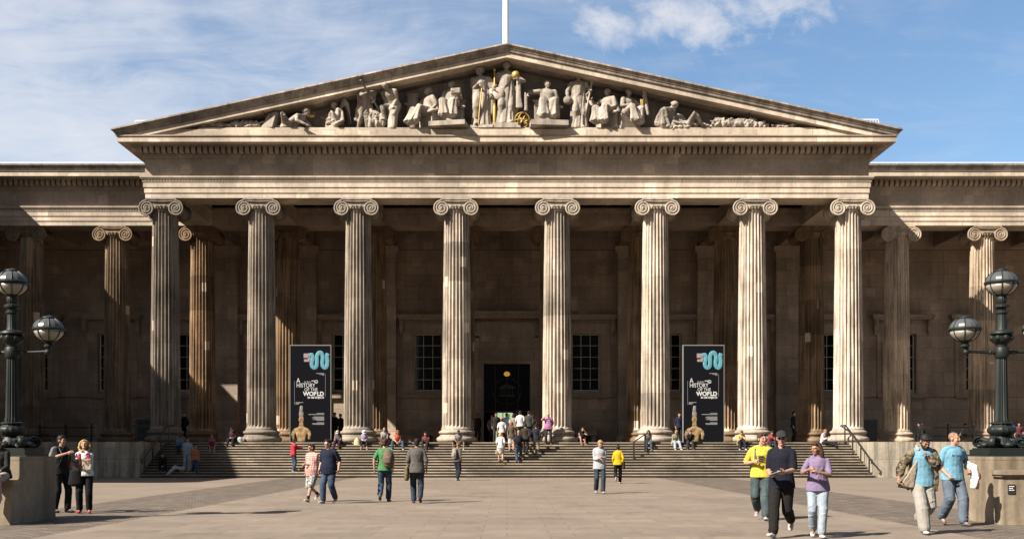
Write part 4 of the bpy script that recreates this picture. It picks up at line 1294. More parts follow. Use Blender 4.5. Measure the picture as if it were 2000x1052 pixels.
    if dress:
        mb = MB(); torso(mb, J, .02)
        kk = lerp(J['Kl'], J['Kr'], .5)
        mb.tube([J['waist'], J['P'], kk + V((0, 0, .10*k))], [(.145*k, .115*k), (.185*k, .15*k), (.25*k, .21*k)], 18, ref=J['lf'])
        for s in 'lr': arm(mb, J, s, .425, .03)
        mb.build('dress', C(dress), t, True, max(vx, .012), 3, .03, .08)
    if top:
        m = top[0] if not isinstance(top[0], tuple) else C(top[0])
        e = top[2] if len(top) > 2 else .020
        mb = MB(); torso(mb, J, e, hem, belly, wide=.06)
        up_ = {'short': .425, 'long': .985, 'none': .0, 'elbow': .5, 'tank': .0}[top[1]]
        for s in 'lr':
            if up_ > 0: arm(mb, J, s, up_, e * .55, .016 if top[1] == 'short' else .004)
        mb.build('shirt', m, t, True, max(vx, .011), 2, .011 if hi else .014, .12)
    if shoes:
        for s in 'lr':
            o = shoe(J, s).build('shoe', C(shoes, .1), t, True, max(vx, .010), 2)
    if extra: extra(t, J, k, L, vx)
    return t, J
def gp(px, fy):                      # a point on the ground under a foot seen in the photograph
    d = F * CAMZ / (fy - 877); return ((px - 990) * d / F, d, 0.0)
def stp(px, y):                      # a point on the step or terrace at depth y
    j = max(0, math.ceil((YT - y) / TR_ - 1e-6)); return ((px - 990) * y / F, y, max(0.0, ZS - RI * j))
def J2W(t, p):                       # local point of a person to the world
    return V(t.location) + Matrix.Rotation(t.rotation_euler.z, 3, 'Z') @ p
def held(name, mb, m, label, cat, t, voxel=None, **kw):
    o = mb.build(name, m, None, True if voxel else 'auto', voxel, **kw)
    o.location = t.location; o.rotation_euler.z = t.rotation_euler.z
    return tag(o, label, cat)
def backpack(J, k, straps=True, w=.15, h=.22, dz=.0, shift=0.0):
    mb = MB(); up, fw, lf = J['up'], J['fwd'], J['lf']
    c = J['P'] + up * (.30 + dz) * k - fw * .20 * k + lf * shift * k
    mb.tube([c - up*h*.8*k, c - up*h*.3*k - fw*.02*k, c + up*h*.4*k, c + up*h*.9*k], [(w*k, .085*k), (w*1.08*k, .105*k), (w*k, .09*k), (w*.7*k, .06*k)], 16, ref=lf)
    mb.tube([c - up*h*.55*k - fw*.10*k, c + up*h*.05*k - fw*.105*k], [(w*.75*k, .035*k), (w*.75*k, .035*k)], 12, ref=lf)
    if straps:
        for s in 'lr':
            q = (J['S'+s] - J['neck']) * .55 + J['neck']
            mb.tube([c + up*h*.7*k + (q - J['neck'])*.7, q + up*.045*k - fw*.06*k, q + up*.05*k + fw*.03*k, q + fw*.135*k - up*.1*k, q + fw*.12*k - up*.24*k, c + up*.0 + (q - J['neck'])*1.3 + fw*.1*k - up*.12*k], (.022*k, .012*k), 7, ref=lf)
    return mb

# ---- left foreground
pt = dict(STAND, hr=(.02, .42, -.05), er=(.6, -.2, -.5), hl=(.05, .10, -.49), lean=1, hy=8, hp=-6, fl=(.1, .10, 0, 0), fr=(.1, -.10, 0, 0))
t, J = person('man in a dark T-shirt pointing, in profile, with a grey rucksack, beside the left pier', gp(119, 1000), 62, 1.77, pt, hair='black', skin_='tan', top=(BLACK, 'short'), legs=((.016, .016, .018), 'long'), shoes=(.02, .02, .022), curl=.3)
held('backpack', backpack(J, J['k']), cloth('grey rucksack', (.10, .10, .10), .5), 'grey and black rucksack worn by the pointing man', 'backpack', t, .012)
mb = MB()
q = J['P'] + J['up']*.16; mb.tube([q + J['lf']*.17 - J['up']*.03, q + J['lf']*.19 + J['up']*.05], [(.10, .03), (.10, .03)], 10, ref=J['fwd'])
o = mb.build('shirt_band', C((.45, .05, .06)), t, True, .011, 2)
def scarf(t, J, k, L, vx):
    mb = MB(); up, fw, lf = J['up'], J['fwd'], J['lf']
    for s in 'lr':
        sg = 1 if s == 'l' else -1
        q = J['neck'] + lf * sg * .085 * k
        mb.tube([q + up*.01 - fw*.04, q + fw*.09*k - up*.06*k, q + fw*.145*k - up*.2*k + lf*sg*.03, q + fw*.14*k - up*.40*k + lf*sg*.03], [(.035, .02), (.045, .022), (.05, .022), (.05, .02)], 8, ref=lf)
    mb.build('scarf', C((.33, .04, .06)), t, True, .010, 2, .012, .04)
rd = dict(STAND, hl=(-.12, .27, -.26), hr=(-.10, .28, -.24), hp=-24, hr_=0, fl=(.11, .02, 0, 0), fr=(.11, -.02, 0, 0))
t, J = person('woman with curly blond hair looking up, white top, black trousers and red shoes', gp(165, 1001), 14, 1.66, rd, True, 1.06, hair='blond', hairstyle='curly', top=((.70, .70, .70), 'elbow'), legs=((.010, .010, .012), 'long', .03), shoes=(.50, .03, .06), extra=scarf, hem=-.05)
k = J['k']; c = (J['Tl'] + J['Tr']) / 2 + J['fwd']*.10 + J['up']*.04
mb = MB()
for s in (-1, 1):
    mb.add([c + V((0, 0, .10)), c + V((s*.20, -.07, .13)), c + V((s*.19, -.03, -.12)), c + V((0, .03, -.14)), c + V((0, .006, .10)), c + V((s*.20, -.064, .13)), c + V((s*.19, -.024, -.12)), c + V((0, .036, -.14))],
           [(0,1,2,3), (7,6,5,4), (0,4,5,1), (1,5,6,2), (2,6,7,3), (3,7,4,0)])
mm = camo('printed map', ((.26, .21, .13), (.10, .06, .05), (.3, .28, .25)), 7)
held('map', mb, mm, 'unfolded paper map held by the blond woman', 'map', t)
mb = MB(); c = J['P'] + J['lf']*-.17 + J['fwd']*.12 - J['up']*.06
mb.tube([c - V((0, 0, .16)), c + V((0, 0, .12))], [(.17, .07), (.13, .05)], 12, ref=(1, 0, 0)); mb.tube([c + V((-.1, 0, .1)), J['neck'] + J['lf']*.1 + V((0, -.10, .0)), J['neck'] + J['lf']*.12 + V((0, .05, .02))], .012, 6)
held('shoulder_bag', mb, C(BLACK), 'black shoulder bag at the hip of the blond woman', 'bag', t, .012)
st_ = dict(sit=True, pz=.10, fl=(.16, .42, -.50, 20), fr=(.12, .36, -.48, 20), lean=12, hl=(-.05, .32, -.34), hr=(-.05, .30, -.34))
person('seated person in pale trousers at the extreme left edge, on the pier wall', (-9.77, LY - 1.12, .86), -4, 1.66, st_, hair='brown', top=((.03, .03, .03), 'long'), legs=((.42, .33, .29), 'long'), shoes=(.015, .015, .02))

# ---- middle ground pairs
w1 = dict(WALKL, lean=3, hl=(-.20, .24, -.25), hr=(.08, .02, -.48), hy=-28, hp=-4)
shorts_m = camo('camouflage shorts', ((.20, .20, .18), (.05, .055, .055), (.32, .31, .29)), 16)
def socks(t, J, k, L, vx):
    mb = MB()
    for s in 'lr': mb.tube([J['A'+s] + V((0, 0, .0)), J['A'+s] + (J['K'+s] - J['A'+s]).normalized()*.09], .045*k, 10)
    mb.build('socks', C(BLACK), t, True)
ck = check('red check cotton', (.38, .31, .28), (.30, .05, .04), .05)
person('man in a red checked shirt, camouflage shorts and sunglasses, walking', gp(611, 979), -32, 1.63, w1, build=1.12, hair='brown', top=(ck, 'short', .03), legs=(shorts_m, 'shorts', .05), shoes=(.55, .52, .48), glasses=True, extra=socks, belly=.06, hem=-.12)
w2 = dict(WALKR, lean=2, hl=(.10, .0, -.49), hr=(.06, .10, -.49), hy=-22, fl=(.10, -.16, .02, 20), fr=(.08, .18, 0, -6), pz=.93)
def tee_mark(t, J, k, L, vx):
    c = J['P'] + J['up']*.36*k + J['fwd']*.152*k + J['lf']*.03*k
    mb = MB(); mb.ell(c, (.022*k, .008*k, .035*k), J['M']); mb.build('shirt_emblem', C((.5, .5, .5)), t, True)
person('stout man in a navy T-shirt, jeans and glasses, walking', gp(643, 982), -22, 1.74, w2, build=1.22, hair='black', top=((.012, .016, .034), 'short', .03), legs=(JEAN, 'long', .03), shoes=(.45, .42, .38), glasses=True, belly=.05, extra=tee_mark, hem=-.11)
w3 = dict(WALKR, hr=(.05, .10, -.48), hl=(.09, -.10, -.48), hy=5, fl=(.08, -.24, .05, 35), fr=(.08, .16, 0, 0), pz=.93)
t, J = person('person with short dark hair in a green T-shirt and jeans, seen from behind', gp(751, 979), 176, 1.76, w3, hair='brown', top=((.06, .20, .075), 'short', .028), legs=(JEAN, 'long', .028), shoes=(.15, .15, .17))
held('backpack', backpack(J, J['k'], True, .135, .21, -.04, -.13), cloth('brown canvas', (.10, .068, .05), .25), 'brown canvas backpack on the person in a green T-shirt', 'backpack', t, .011)
w4 = dict(WALKL, hl=(.07, .02, -.505), hr=(.09, .06, -.49), hy=-10, fl=(.08, .12, 0, 0), fr=(.09, -.20, .03, 30), pz=.94)
t, J = person('man with black hair in a grey cardigan and dark jeans, seen from behind', gp(814, 982), 184, 1.75, w4, hair='black', skin_='tan', top=((.105, .095, .085), 'elbow', .038), legs=(JEAN_D, 'long', .03), shoes=(.06, .06, .055), hem=-.12)
mb = MB(); c = J['P'] + J['lf']*.27 - J['up']*.10 - J['fwd']*.02
mb.tube([c - V((0, 0, .17)), c - V((0, 0, .05)), c + V((0, 0, .10))], [(.15, .07), (.16, .075), (.10, .05)], 14, ref=(0, 1, 0))
for q in (-1, 1): mb.tube([c + V((.0, q*.08, .08)), J['Sl'] + V((-.05, q*.07, -.10)), J['Sl'] + V((-.06, q*.03, .065))], .014, 6)
held('shoulder_bag', mb, cloth('olive canvas', (.075, .062, .035), .3), 'olive canvas bag hanging from the shoulder of the man in grey', 'bag', t, .012)
w5 = dict(STAND, hl=(.02, .12, -.47), hr=(.04, .08, -.48), hp=10, hy=10, fl=(.09, .12, 0, 0), fr=(.08, -.10, .01, 5))
t, J = person('man in dark grey with a pale rucksack standing at the foot of the steps', gp(893, 938), 140, 1.76, w5, hair='crop', hairstyle='crop', skin_='tan', top=((.10, .085, .08), 'short', .026), legs=((.018, .022, .035), 'long', .03), shoes=(.4, .39, .37))
held('backpack', backpack(J, J['k'], True, .13, .22), cloth('pale rucksack', (.17, .15, .125), .2), 'pale beige rucksack on the man at the foot of the steps', 'backpack', t, .014)
w6 = dict(WALKL, hl=(-.14, .26, -.22), hr=(-.12, .27, -.24), hp=22, hy=8, fl=(.08, .16, 0, -4), fr=(.09, -.14, .01, 14), pz=.935)
t, J = person('man in a pale grey shirt and dark jeans looking down at a phone', gp(1171, 963), 6, 1.78, w6, hair='sandy', top=((.40, .41, .43), 'long', .03), legs=(JEAN_D, 'long', .022), shoes=(.30, .26, .25), curl=.9, hem=-.14)
c = (J['Tl'] + J['Tr'])/2 + J['fwd']*.09 + V((0, 0, .02)); mb = MB(); mb.box(c.x - .03, c.x + .03, c.y - .06, c.y + .05, c.z - .006, c.z + .006)
held('mobile_phone', mb, C((.02, .02, .02)), 'small dark phone in the hands of the man in a pale shirt', 'phone', t)
w7 = dict(WALKR, hl=(.05, .06, -.49), hr=(.07, .0, -.48), hy=0, fl=(.08, -.30, .10, 50), fr=(.08, .22, 0, 0), pz=.92)
t, J = person('woman in a bright yellow jacket and black trousers, seen from behind', gp(1207, 944), 172, 1.66, w7, True, hair='black', skin_='tan', top=((.60, .36, .012), 'long', .03), legs=((.012, .012, .014), 'long'), shoes=(.5, .48, .45), hi=True)
mb = MB(); c = J['P'] + J['lf']*-.25 - V((0, 0, .05)); mb.tube([c - V((0, 0, .16)), c + V((0, 0, .10))], [(.12, .06), (.10, .05)], 12, ref=(0, 1, 0)); mb.tube([c + V((0, 0, .1)), J['neck'] + V((0.05, .12, -.1)), J['Sl'] + V((-.06, .03, .06))], .014, 6)
held('shoulder_bag', mb, C((.02, .022, .018)), 'black bag slung across the woman in the yellow jacket', 'bag', t, .014)

# ---- right foreground
w8 = dict(WALKR, lean=2, hr=(-.05, .20, -.22), er=(.7, -.5, -.5), hl=(.06, -.05, -.50), hy=38, fl=(.09, .28, 0, -8), fr=(.09, -.26, .06, 34), pz=.915)
def yprint(t, J, k, L, vx):
    c = J['P'] + J['up']*.30*k + J['fwd']*.165*k
    mb = MB()
    for i in range(3): mb.ell(c + J['up']*(.05 - .04*i)*k, (.07*k, .012*k, .014*k), J['M'])
    mb.build('shirt_print', C((.08, .08, .07)), t, True)
t, J = person('man in a bright yellow T-shirt and teal jeans with one bag strap, turning his head', gp(1487, 1014), -16, 1.82, w8, build=1.1, hair='brown', top=((.60, .47, .06), 'short', .026), legs=(JEAN_T, 'long', .036), shoes=(.35, .37, .38), curl=1.1, extra=yprint, hem=-.07)
held('backpack', backpack(J, J['k'], False, .13, .20, -.12, -.10), C((.02, .02, .024)), 'dark bag behind the man in yellow, strap over his shoulder', 'backpack', t, .011)
mb = MB(); q = (J['Sr'] - J['neck'])*.6 + J['neck']; kk = J['k']
mb.tube([q - J['fwd']*.10*kk - J['up']*.15*kk, q + J['up']*.062*kk - J['fwd']*.02*kk, q + J['fwd']*.09*kk + J['up']*.0*kk, q + J['fwd']*.135*kk - J['up']*.13*kk, q + J['fwd']*.15*kk - J['up']*.24*kk], (.020*kk, .007*kk), 8, ref=J['lf'])
o = mb.build('bag_strap', C((.10, .10, .09)), t, True)
w9 = dict(WALKL, lean=1, hl=(-.04, .30, -.30), hr=(-.06, .26, -.34), hy=14, hp=3, fl=(.04, -.40, .10, 42), fr=(.04, .34, 0, -12), pz=.90)
t, J = person('man in a black cap, navy T-shirt and black trousers holding papers', gp(1527, 1048), -30, 1.80, w9, build=1.0, hair='crop', hairstyle='crop', hat=((.03, .03, .033), 'cap'), top=((.010, .011, .020), 'short', .026), legs=((.014, .012, .012), 'long', .034), shoes=(.62, .62, .62), glasses=True, curl=.8, hem=-.11)
c = J['Tr'] + J['fwd']*.10 + J['lf']*.10 + V((0, 0, .02)); mb = MB()
Mx = Matrix.Rotation(R(-18), 3, 'Y')
vs = [c + Mx @ V(p) for p in ((-.10, -.09, -.004), (.14, -.09, -.004), (.14, .09, -.004), (-.10, .09, -.004), (-.10, -.09, .006), (.14, -.09, .006), (.14, .09, .006), (-.10, .09, .006))]
mb.hull(vs); held('papers', mb, C((.28, .28, .29)), 'folded papers in the hands of the man in the black cap', 'papers', t)
w10 = dict(WALKR, lean=1, hr=(.02, .36, -.14), er=(.5, -.3, -.6), hl=(-.16, .26, -.20), el=(.8, -.3, -.5), hy=-46, hp=6, fl=(.06, .14, 0, -4), fr=(.07, -.16, .02, 20), pz=.935)
def collar_print(t, J, k, L, vx):
    c = J['P'] + J['up']*.26*k + J['fwd']*.135*k
    mb = MB(); rr = random.Random(5)
    for i in range(6): mb.ell(c + J['up']*rr.uniform(-.08, .1)*k + J['lf']*rr.uniform(-.06, .06)*k, (.03*k, .006*k, .025*k), J['M'])
    mb.build('shirt_print', cloth('faded print', (.19, .14, .13), .4), t, True)
    mb = MB(); mb.tube([J['neck'] + J['lf']*.085*k - J['fwd']*.02, J['neck'] + J['fwd']*.09*k - J['up']*.07*k, J['neck'] - J['lf']*.085*k - J['fwd']*.02], .018*k, 7)
    mb.build('collar', C((.17, .13, .25)), t, True)
t, J = person('woman with long dark hair in a mauve polo shirt and pale jeans', gp(1597, 1049), -12, 1.585, w10, True, 1.1, 'tan', 'brown', 'long', top=((.215, .16, .265), 'short', .024), legs=(JEAN_L, 'long', .022), shoes=(.58, .56, .54), curl=.9, glasses=False, extra=collar_print, hem=-.09)
camo_m = camo('camouflage jacket', ((.065, .048, .028), (.13, .105, .068), (.02, .017, .013)), 11)
M_fleece = cloth('fleece lining', (.25, .20, .15), .12)
def jacket(t, J, k, L, vx):
    up, fw, lf = J['up'], J['fwd'], J['lf']; P = J['P']
    mb = MB()
    for s in 'lr': arm(mb, J, s, .985, .036, .004)
    # back and right-hand side panel, hanging clear of the shirt
    for a in range(-8, 9):
        g = math.radians(a * 11.5)
        for z0, z1 in ((-.16, .50),):
            pts = []
            for z in (-.16, .02, .2, .36, .46):
                rr = .185 + (.03 if z < .1 else 0) - (.05 if z > .44 else 0)
                pts.append(P + up*z*k - fw*(math.cos(g)*rr*.8)*k + lf*(math.sin(g)*(rr + .015))*k)
            mb.tube(pts, .022*k, 7)
    # right front panel swinging out
    for i in range(9):
        q = i / 8
        a = J['Sr'] + fw*.08*k + lf*.05*k; e = P - up*.12*k - lf*(.36 - .0*q)*k
        top_ = a.lerp(a + lf*.04*k - up*.05*k, q); bot = (P - lf*(.20 + .26*q)*k + fw*(.10 + .02*q)*k - up*(.14 - .03*q)*k)
        mb.tube([top_, top_.lerp(bot, .5) , bot], .016*k, 7)
    # left front panel hanging
    for i in range(5):
        q = i/4; x = .14 + .05*q
        mb.tube([P + up*.44*k + lf*x*k + fw*.10*k, P + up*.1*k + lf*(x + .03)*k + fw*.15*k, P - up*.17*k + lf*(x + .03)*k + fw*.12*k], .018*k, 7)
    mb.build('jacket', camo_m, t, True, .011, 3, .02, .08)
    mb = MB()
    for i in range(8):
        q = i / 7
        a = J['Sr'] + fw*.10*k + lf*.055*k
        top_ = a.lerp(a + lf*.03*k - up*.05*k, q); bot = (P - lf*(.20 + .23*q)*k + fw*(.135 + .02*q)*k - up*(.12 - .03*q)*k)
        mb.tube([top_, top_.lerp(bot, .5), bot], .014*k, 7)
    mb.tube([J['neck'] - lf*.10*k + fw*.06*k + up*.0*k, J['neck'] - lf*.085*k - fw*.06*k + up*.05*k, J['neck'] + lf*.085*k - fw*.06*k + up*.05*k, J['neck'] + lf*.11*k + fw*.04*k], .034*k, 8)
    mb.build('jacket_lining', M_fleece, t, True, .011, 3, .012, .05)
w11 = dict(WALKR, lean=4, hp=30, hy=6, hl=(-.15, .20, -.04), el=(.7, .1, -.8), hr=(.28, .12, -.42), er=(.6, -.6, -.3), fr=(.05, .24, 0, -6), fl=(.07, -.26, .10, 38), pz=.92)
person('man in an open camouflage jacket over light blue, head bowed, hand at chin', gp(1800, 1041), 2, 1.76, w11, hair='black', skin_='tan', beard=True, top=((.16, .34, .45), 'none', .045), legs=((.33, .305, .275), 'long', .055), shoes=(.62, .62, .60), curl=1.0, extra=jacket, hem=-.10)
w12 = dict(WALKL, lean=2, hy=32, hp=-3, hr=(.02, .14, -.44), hl=(.10, .10, -.36), el=(.6, -.7, -.3), fl=(.12, .16, 0, 0), fr=(.10, -.18, .03, 25), pz=.93)
def chest_text(t, J, k, L, vx):
    mb = MB(); c = J['P'] + J['up']*.385*k + J['fwd']*.158*k
    for i in range(9): mb.ell(c + J['lf']*(-.10 + .024*i)*k - J['fwd']*abs(i-4)*.0035*k, ((.013 if i == 0 else .006)*k, .010*k, (.02 if i == 0 else .010)*k), J['M'], 6, 5)
    mb.build('shirt_print', C((.05, .06, .12)), t, True)
t, J = person('smiling man with cropped hair in a light blue T-shirt and faded jeans', gp(1860, 1025), 12, 1.79, w12, build=1.06, hair='crop', hairstyle='crop', top=((.16, .34, .45), 'short', .036), legs=(JEAN_G, 'long', .045), shoes=(.12, .11, .11), curl=.8, extra=chest_text, hem=-.08)
mb = MB(); c = J['Tl'] + V((.03, -.02, -.06))
mb.tube([c + V((-.02, .10, .16)), c + V((.03, -.02, .10)), c + V((.04, -.05, -.10)), c + V((.02, -.04, -.26))], [(.05, .09), (.07, .12), (.06, .12), (.035, .09)], 12, ref=(1, 0, 0))
o = held('jacket', mb, C((.60, .58, .56)), 'bundled white jacket over the arm of the smiling man', 'jacket', t, .011, fold=.03, fsize=.09)
mb = MB(); mb.ell(c + V((.07, -.14, -.05)), (.025, .05, .07)); mb.ell(c + V((.06, -.10, -.2)), (.03, .05, .10))
mb.build('jacket_trim', C((.12, .03, .035)), o, True)

# ---- on the steps
def sp_(px, j): return stp(px, YT - TR_ * j + .17)
photo_ = dict(STAND, hr=(-.05, .48, -.10), hl=(-.10, .46, -.12), hy=0)
person('man in a red hooded top and jeans photographing, standing low on the steps', sp_(573, 11), 128, 1.72, photo_, hair='brown', top=((.40, .035, .045), 'long', .032), legs=(JEAN, 'long', .028), shoes=(.4, .4, .4))
person('man in a pale blue shirt and jeans standing beside a woman in orange', sp_(366, 11), 10, 1.78, dict(STAND, hy=20, hr=(-.02, .2, -.4)), hair='brown', top=((.27, .36, .44), 'short'), legs=(JEAN_L, 'long'), shoes=(.05, .05, .05))
person('woman in an orange top and jeans stepping off the shaded steps', sp_(381, 12), 20, 1.60, WALKL, True, hair='black', skin_='tan', top=((.42, .14, .09), 'short'), legs=(JEAN, 'long'), shoes=(.02, .02, .02))
def seat(px, j=1, y=None):
    yy_ = (YT - TR_ * j + .2) if y is None else y
    p = stp(px, yy_); return p
def sitter(label, px, face=0, j=1, H=1.7, pose=None, **kw):
    return person(label, seat(px, j), face, H, pose or SIT, **kw)
KNEE = dict(SIT, hl=(-.10, .36, -.28), hr=(-.10, .36, -.28), lean=26, hp=4)
CHIN = dict(SIT, hl=(-.16, .26, .02), hr=(-.10, .36, -.30), lean=30, el=(.3, .5, -.8), hp=6)
READ = dict(SIT, hl=(-.12, .30, -.22), hr=(-.12, .30, -.22), lean=20, hp=26)
TENSE = dict(SIT, fl=(.10, .46, -.14, 0), fr=(.12, .42, -.14, 0), hl=(-.14, .34, -.30), hr=(-.14, .34, -.30), lean=18)
sitter('person in black sitting low on the shaded steps, arms round the knees', 318, 15, 10, pose=TENSE, hair='brown', top=((.012, .012, .014), 'long', .03), legs=((.012, .012, .014), 'long'))
lie = dict(sit=True, pz=.13, lean=-48, fl=(.08, .72, -.14, 10), fr=(.12, .62, -.14, 0), hl=(.1, -.2, -.3), hr=(.1, -.2, -.3), hp=30)
sitter('person in white lounging back on the shaded steps beside the one in black', 357, -60, 11, pose=lie, hair='sandy', top=((.42, .40, .38), 'short'), legs=((.5, .47, .44), 'long'), shoes=(.5, .5, .5))
sitter('person in a blue shirt sitting on the shaded steps near the left handrail', 351, 25, 3, pose=KNEE, hair='black', skin_='tan', top=((.10, .22, .32), 'short'), legs=((.02, .02, .03), 'long'))
sitter('woman with a magenta bag on her lap sitting alone on the shaded steps', 413, 20, 3, pose=TENSE, fem=True, hair='black', skin_='tan', top=((.25, .13, .16), 'short'), legs=((.16, .02, .07), 'skirt'), shoes=(.3, .3, .3))
sitter('person in dark red reading on the top step left of the first sunlit column', 457, -10, 0, pose=READ, hair='black', top=((.06, .02, .03), 'long'), legs=((.015, .015, .02), 'long'))
mb = MB(); mb.tube([(0, 0, .0), (0, 0, .2), (0, 0, .3)], [(.15, .08), (.16, .09), (.08, .03)], 12, ref=(1, 0, 0))
o = mb.build('carrier_bag', C((.42, .46, .42)), None, True, .015, 2, loc=(*stp(468, YT + .1)[:2], ZS)); tag(o, 'pale carrier bag beside the person in dark red on the top step', 'bag')
sitter('man in a cream cap and striped shirt sitting by the third column', 664, -12, 1, pose=CHIN, hair='grey', hat=((.50, .44, .33), 'cap'), top=((.07, .09, .13), 'short'), legs=((.035, .014, .02), 'long'))
mb = MB()
sitter('woman in a white sun hat and lilac top sitting below the third column base', 712, 5, 1, pose=READ, fem=True, hair='brown', hat=((.62, .60, .58), 'brim'), top=((.34, .30, .42), 'long'), legs=((.014, .014, .016), 'capri'), shoes=(.30, .18, .14))
mb = MB(); mb.tube([(0, 0, 0), (0, 0, .22), (0, 0, .38)], [(.17, .09), (.15, .08), (.06, .03)], 12, ref=(1, 0, 0))
o = mb.build('carrier_bag', C((.60, .52, .28)), None, True, .015, 2, loc=stp(697, YT - .1)); tag(o, 'cream yellow carrier bag beside the woman in the white sun hat', 'bag')
sitter('fair man in a pale grey T-shirt sitting on the top step behind the green T-shirt', 752, 0, 0, pose=KNEE, hair='grey', hairstyle='crop', top=((.34, .33, .33), 'short'), legs=((.10, .05, .05), 'long'))
sitter('woman in an orange sleeveless top and jeans sitting knees apart', 777, 4, 1, pose=dict(KNEE, fl=(.3, .55, -.284, 0), fr=(.3, .55, -.284, 0), ko=.5), fem=True, hair='ginger', hairstyle='long', top=((.50, .10, .055), 'none'), legs=(JEAN, 'long'), shoes=(.55, .55, .55))
sitter('person in a dark red top sitting low, half hidden by the man in grey', 833, -10, 2, pose=TENSE, hair='black', top=((.16, .04, .04), 'short'), legs=((.02, .02, .02), 'long'))
sitter('dark haired man in white and black with bare knees, sitting at the fourth column', 896, 0, 1, pose=dict(KNEE, fl=(.28, .5, -.284, 0), fr=(.28, .5, -.284, 0), ko=.6), skin_='brown', hair='black', top=((.22, .22, .24), 'none'), legs=((.03, .03, .035), 'shorts'), shoes=(.55, .55, .55))
sitter('woman in a black dress sitting sideways with a raised arm right of the doorway', 1131, 28, 0, pose=dict(TENSE, hl=(-.05, .20, .14), el=(.6, .3, -.5), side=8), fem=True, hair='black', hairstyle='long', top=((.012, .011, .012), 'none'), legs=((.012, .011, .012), 'skirt'), shoes=(.2, .1, .08))
sitter('woman with sunglasses and olive top sitting at the sixth front column', 1266, -4, 1, pose=KNEE, fem=True, hair='brown', hairstyle='long', glasses=True, top=((.10, .12, .10), 'long'), legs=(JEAN, 'long'), shoes=(.5, .48, .46))
sitter('man in a khaki checked shirt and jeans sitting left of the right banner', 1317, 12, 1, pose=dict(KNEE, hy=-15), hair='sandy', top=((.27, .26, .16), 'short'), legs=(JEAN_L, 'long'), shoes=(.45, .45, .45))
sitter('man in a black T-shirt sitting in front of the right banner', 1347, -6, 1, pose=dict(KNEE, twist=10), hair='brown', skin_='tan', top=((.012, .012, .013), 'short'), legs=((.025, .026, .03), 'long'), shoes=(.06, .05, .05))
sitter('person in a pale yellow top resting chin on hands at the seventh column', 1446, 0, 1, pose=dict(CHIN, hr=(-.16, .26, .02), er=(.3, .5, -.8)), hair='brown', top=((.50, .42, .12), 'short'), legs=((.016, .018, .035), 'long'), shoes=(.55, .55, .55))
sitter('person in red sitting half hidden behind the man in the black cap', 1505, 0, 1, pose=CHIN, fem=True, hair='black', top=((.30, .05, .05), 'short'), legs=((.03, .03, .04), 'long'))
sitter('person in a white shirt sitting with legs stretched by the right handrail', 1606, 48, 1, pose=dict(SIT, fl=(.08, .85, 0, -30), fr=(.1, .8, -.10, -20), lean=10, hl=(-.14, .28, -.1), hr=(-.14, .3, -.1), hp=20), hair='ginger', top=((.60, .50, .48), 'long'), legs=((.014, .016, .022), 'long'), shoes=(.03, .03, .03))

# ---- crowd at the doorway
GC = 'visitors crowding into the doorway'
def crowd(label, px, y, face, H, **kw):
    kw.setdefault('pose', STAND); kw.setdefault('group', GC)
    return person(label, stp(px, y), face, H, **kw)
phone = dict(STAND, hl=(.0, .1, -.45), hr=(-.02, .22, .14), er=(.7, .2, -.6), fl=(.14, .02, 0, 0), fr=(.14, 0, 0, 0), hy=-10)
crowd('man in a magenta shirt and dark trousers on the phone by the fifth column', 1071, 59.62, -4, 1.77, pose=phone, build=1.2, belly=.04, hair=None, top=((.36, .15, .30), 'short', .03), legs=((.03, .028, .03), 'long'), shoes=(.16, .07, .04))
crowd('person in a dark navy jumper and khaki trousers climbing the upper steps', 1047, 58.2, 176, 1.70, pose=STEPUP, hair='black', top=((.022, .022, .032), 'long'), legs=((.20, .165, .11), 'long'), shoes=(.5, .5, .48))
t, J = crowd('blond woman in a short white dress climbing the steps', 978, 57.15, 182, 1.66, pose=STEPUP, fem=True, hair='blond', hairstyle='long', top=None, legs=None, dress=(.66, .65, .66), shoes=(.3, .15, .12))
mb = MB(); c = J['Tl'] - V((0, 0, .22)); mb.tube([c - V((0, 0, .12)), c + V((0, 0, .06))], [(.10, .04), (.07, .03)], 10, ref=(1, 0, 0)); mb.tube([c + V((-.05, 0, .05)), J['Tl'] - V((0, 0, .07)), c + V((.05, 0, .05))], .012, 6)
held('handbag', mb, C((.36, .26, .13)), 'straw handbag carried by the blond woman in white', 'bag', t, .014)
t, J = crowd('man in a dark T-shirt and blue jeans with a black pack, climbing the steps', 1013, 57.3, 178, 1.76, pose=dict(STEPUP, fl=(.09, -.2, .05, 30), fr=(.09, .16, .14, 0)), hair='sandy', top=((.02, .02, .025), 'short'), legs=(JEAN, 'long'), shoes=(.05, .05, .06))
held('backpack', backpack(J, J['k']), C((.012, .012, .014)), 'black backpack on the man in blue jeans climbing the steps', 'backpack', t, .016)
crowd('person in a dark brown coat climbing behind the black backpack', 1026, 58.1, 172, 1.72, pose=STEPUP, hair='black', top=((.04, .03, .024), 'long', .03), legs=((.02, .018, .018), 'long'))
crowd('woman with long brown hair in a white skirt, near the top of the steps', 999, 58.5, 184, 1.68, pose=STEPUP, fem=True, hair='ginger', hairstyle='long', top=((.10, .07, .05), 'short'), legs=((.55, .54, .52), 'skirt'), shoes=(.3, .2, .15))
crowd('person in a pink cap and white top near the top of the steps', 980, 59.3, 188, 1.62, pose=STAND, hair='brown', hat=((.55, .16, .22), 'cap'), top=((.60, .57, .57), 'short'), legs=((.03, .03, .05), 'long'))
crowd('person in a white shirt standing in the middle of the doorway crowd', 1016, 60.6, 178, 1.78, hair='black', top=((.62, .58, .56), 'short'), legs=((.05, .045, .04), 'long'))
crowd('tall man in a dark brown jacket above the doorway crowd', 1009, 63.5, 182, 1.93, hair='brown', skin_='tan', top=((.05, .03, .025), 'long'), legs=((.02, .02, .02), 'long'))
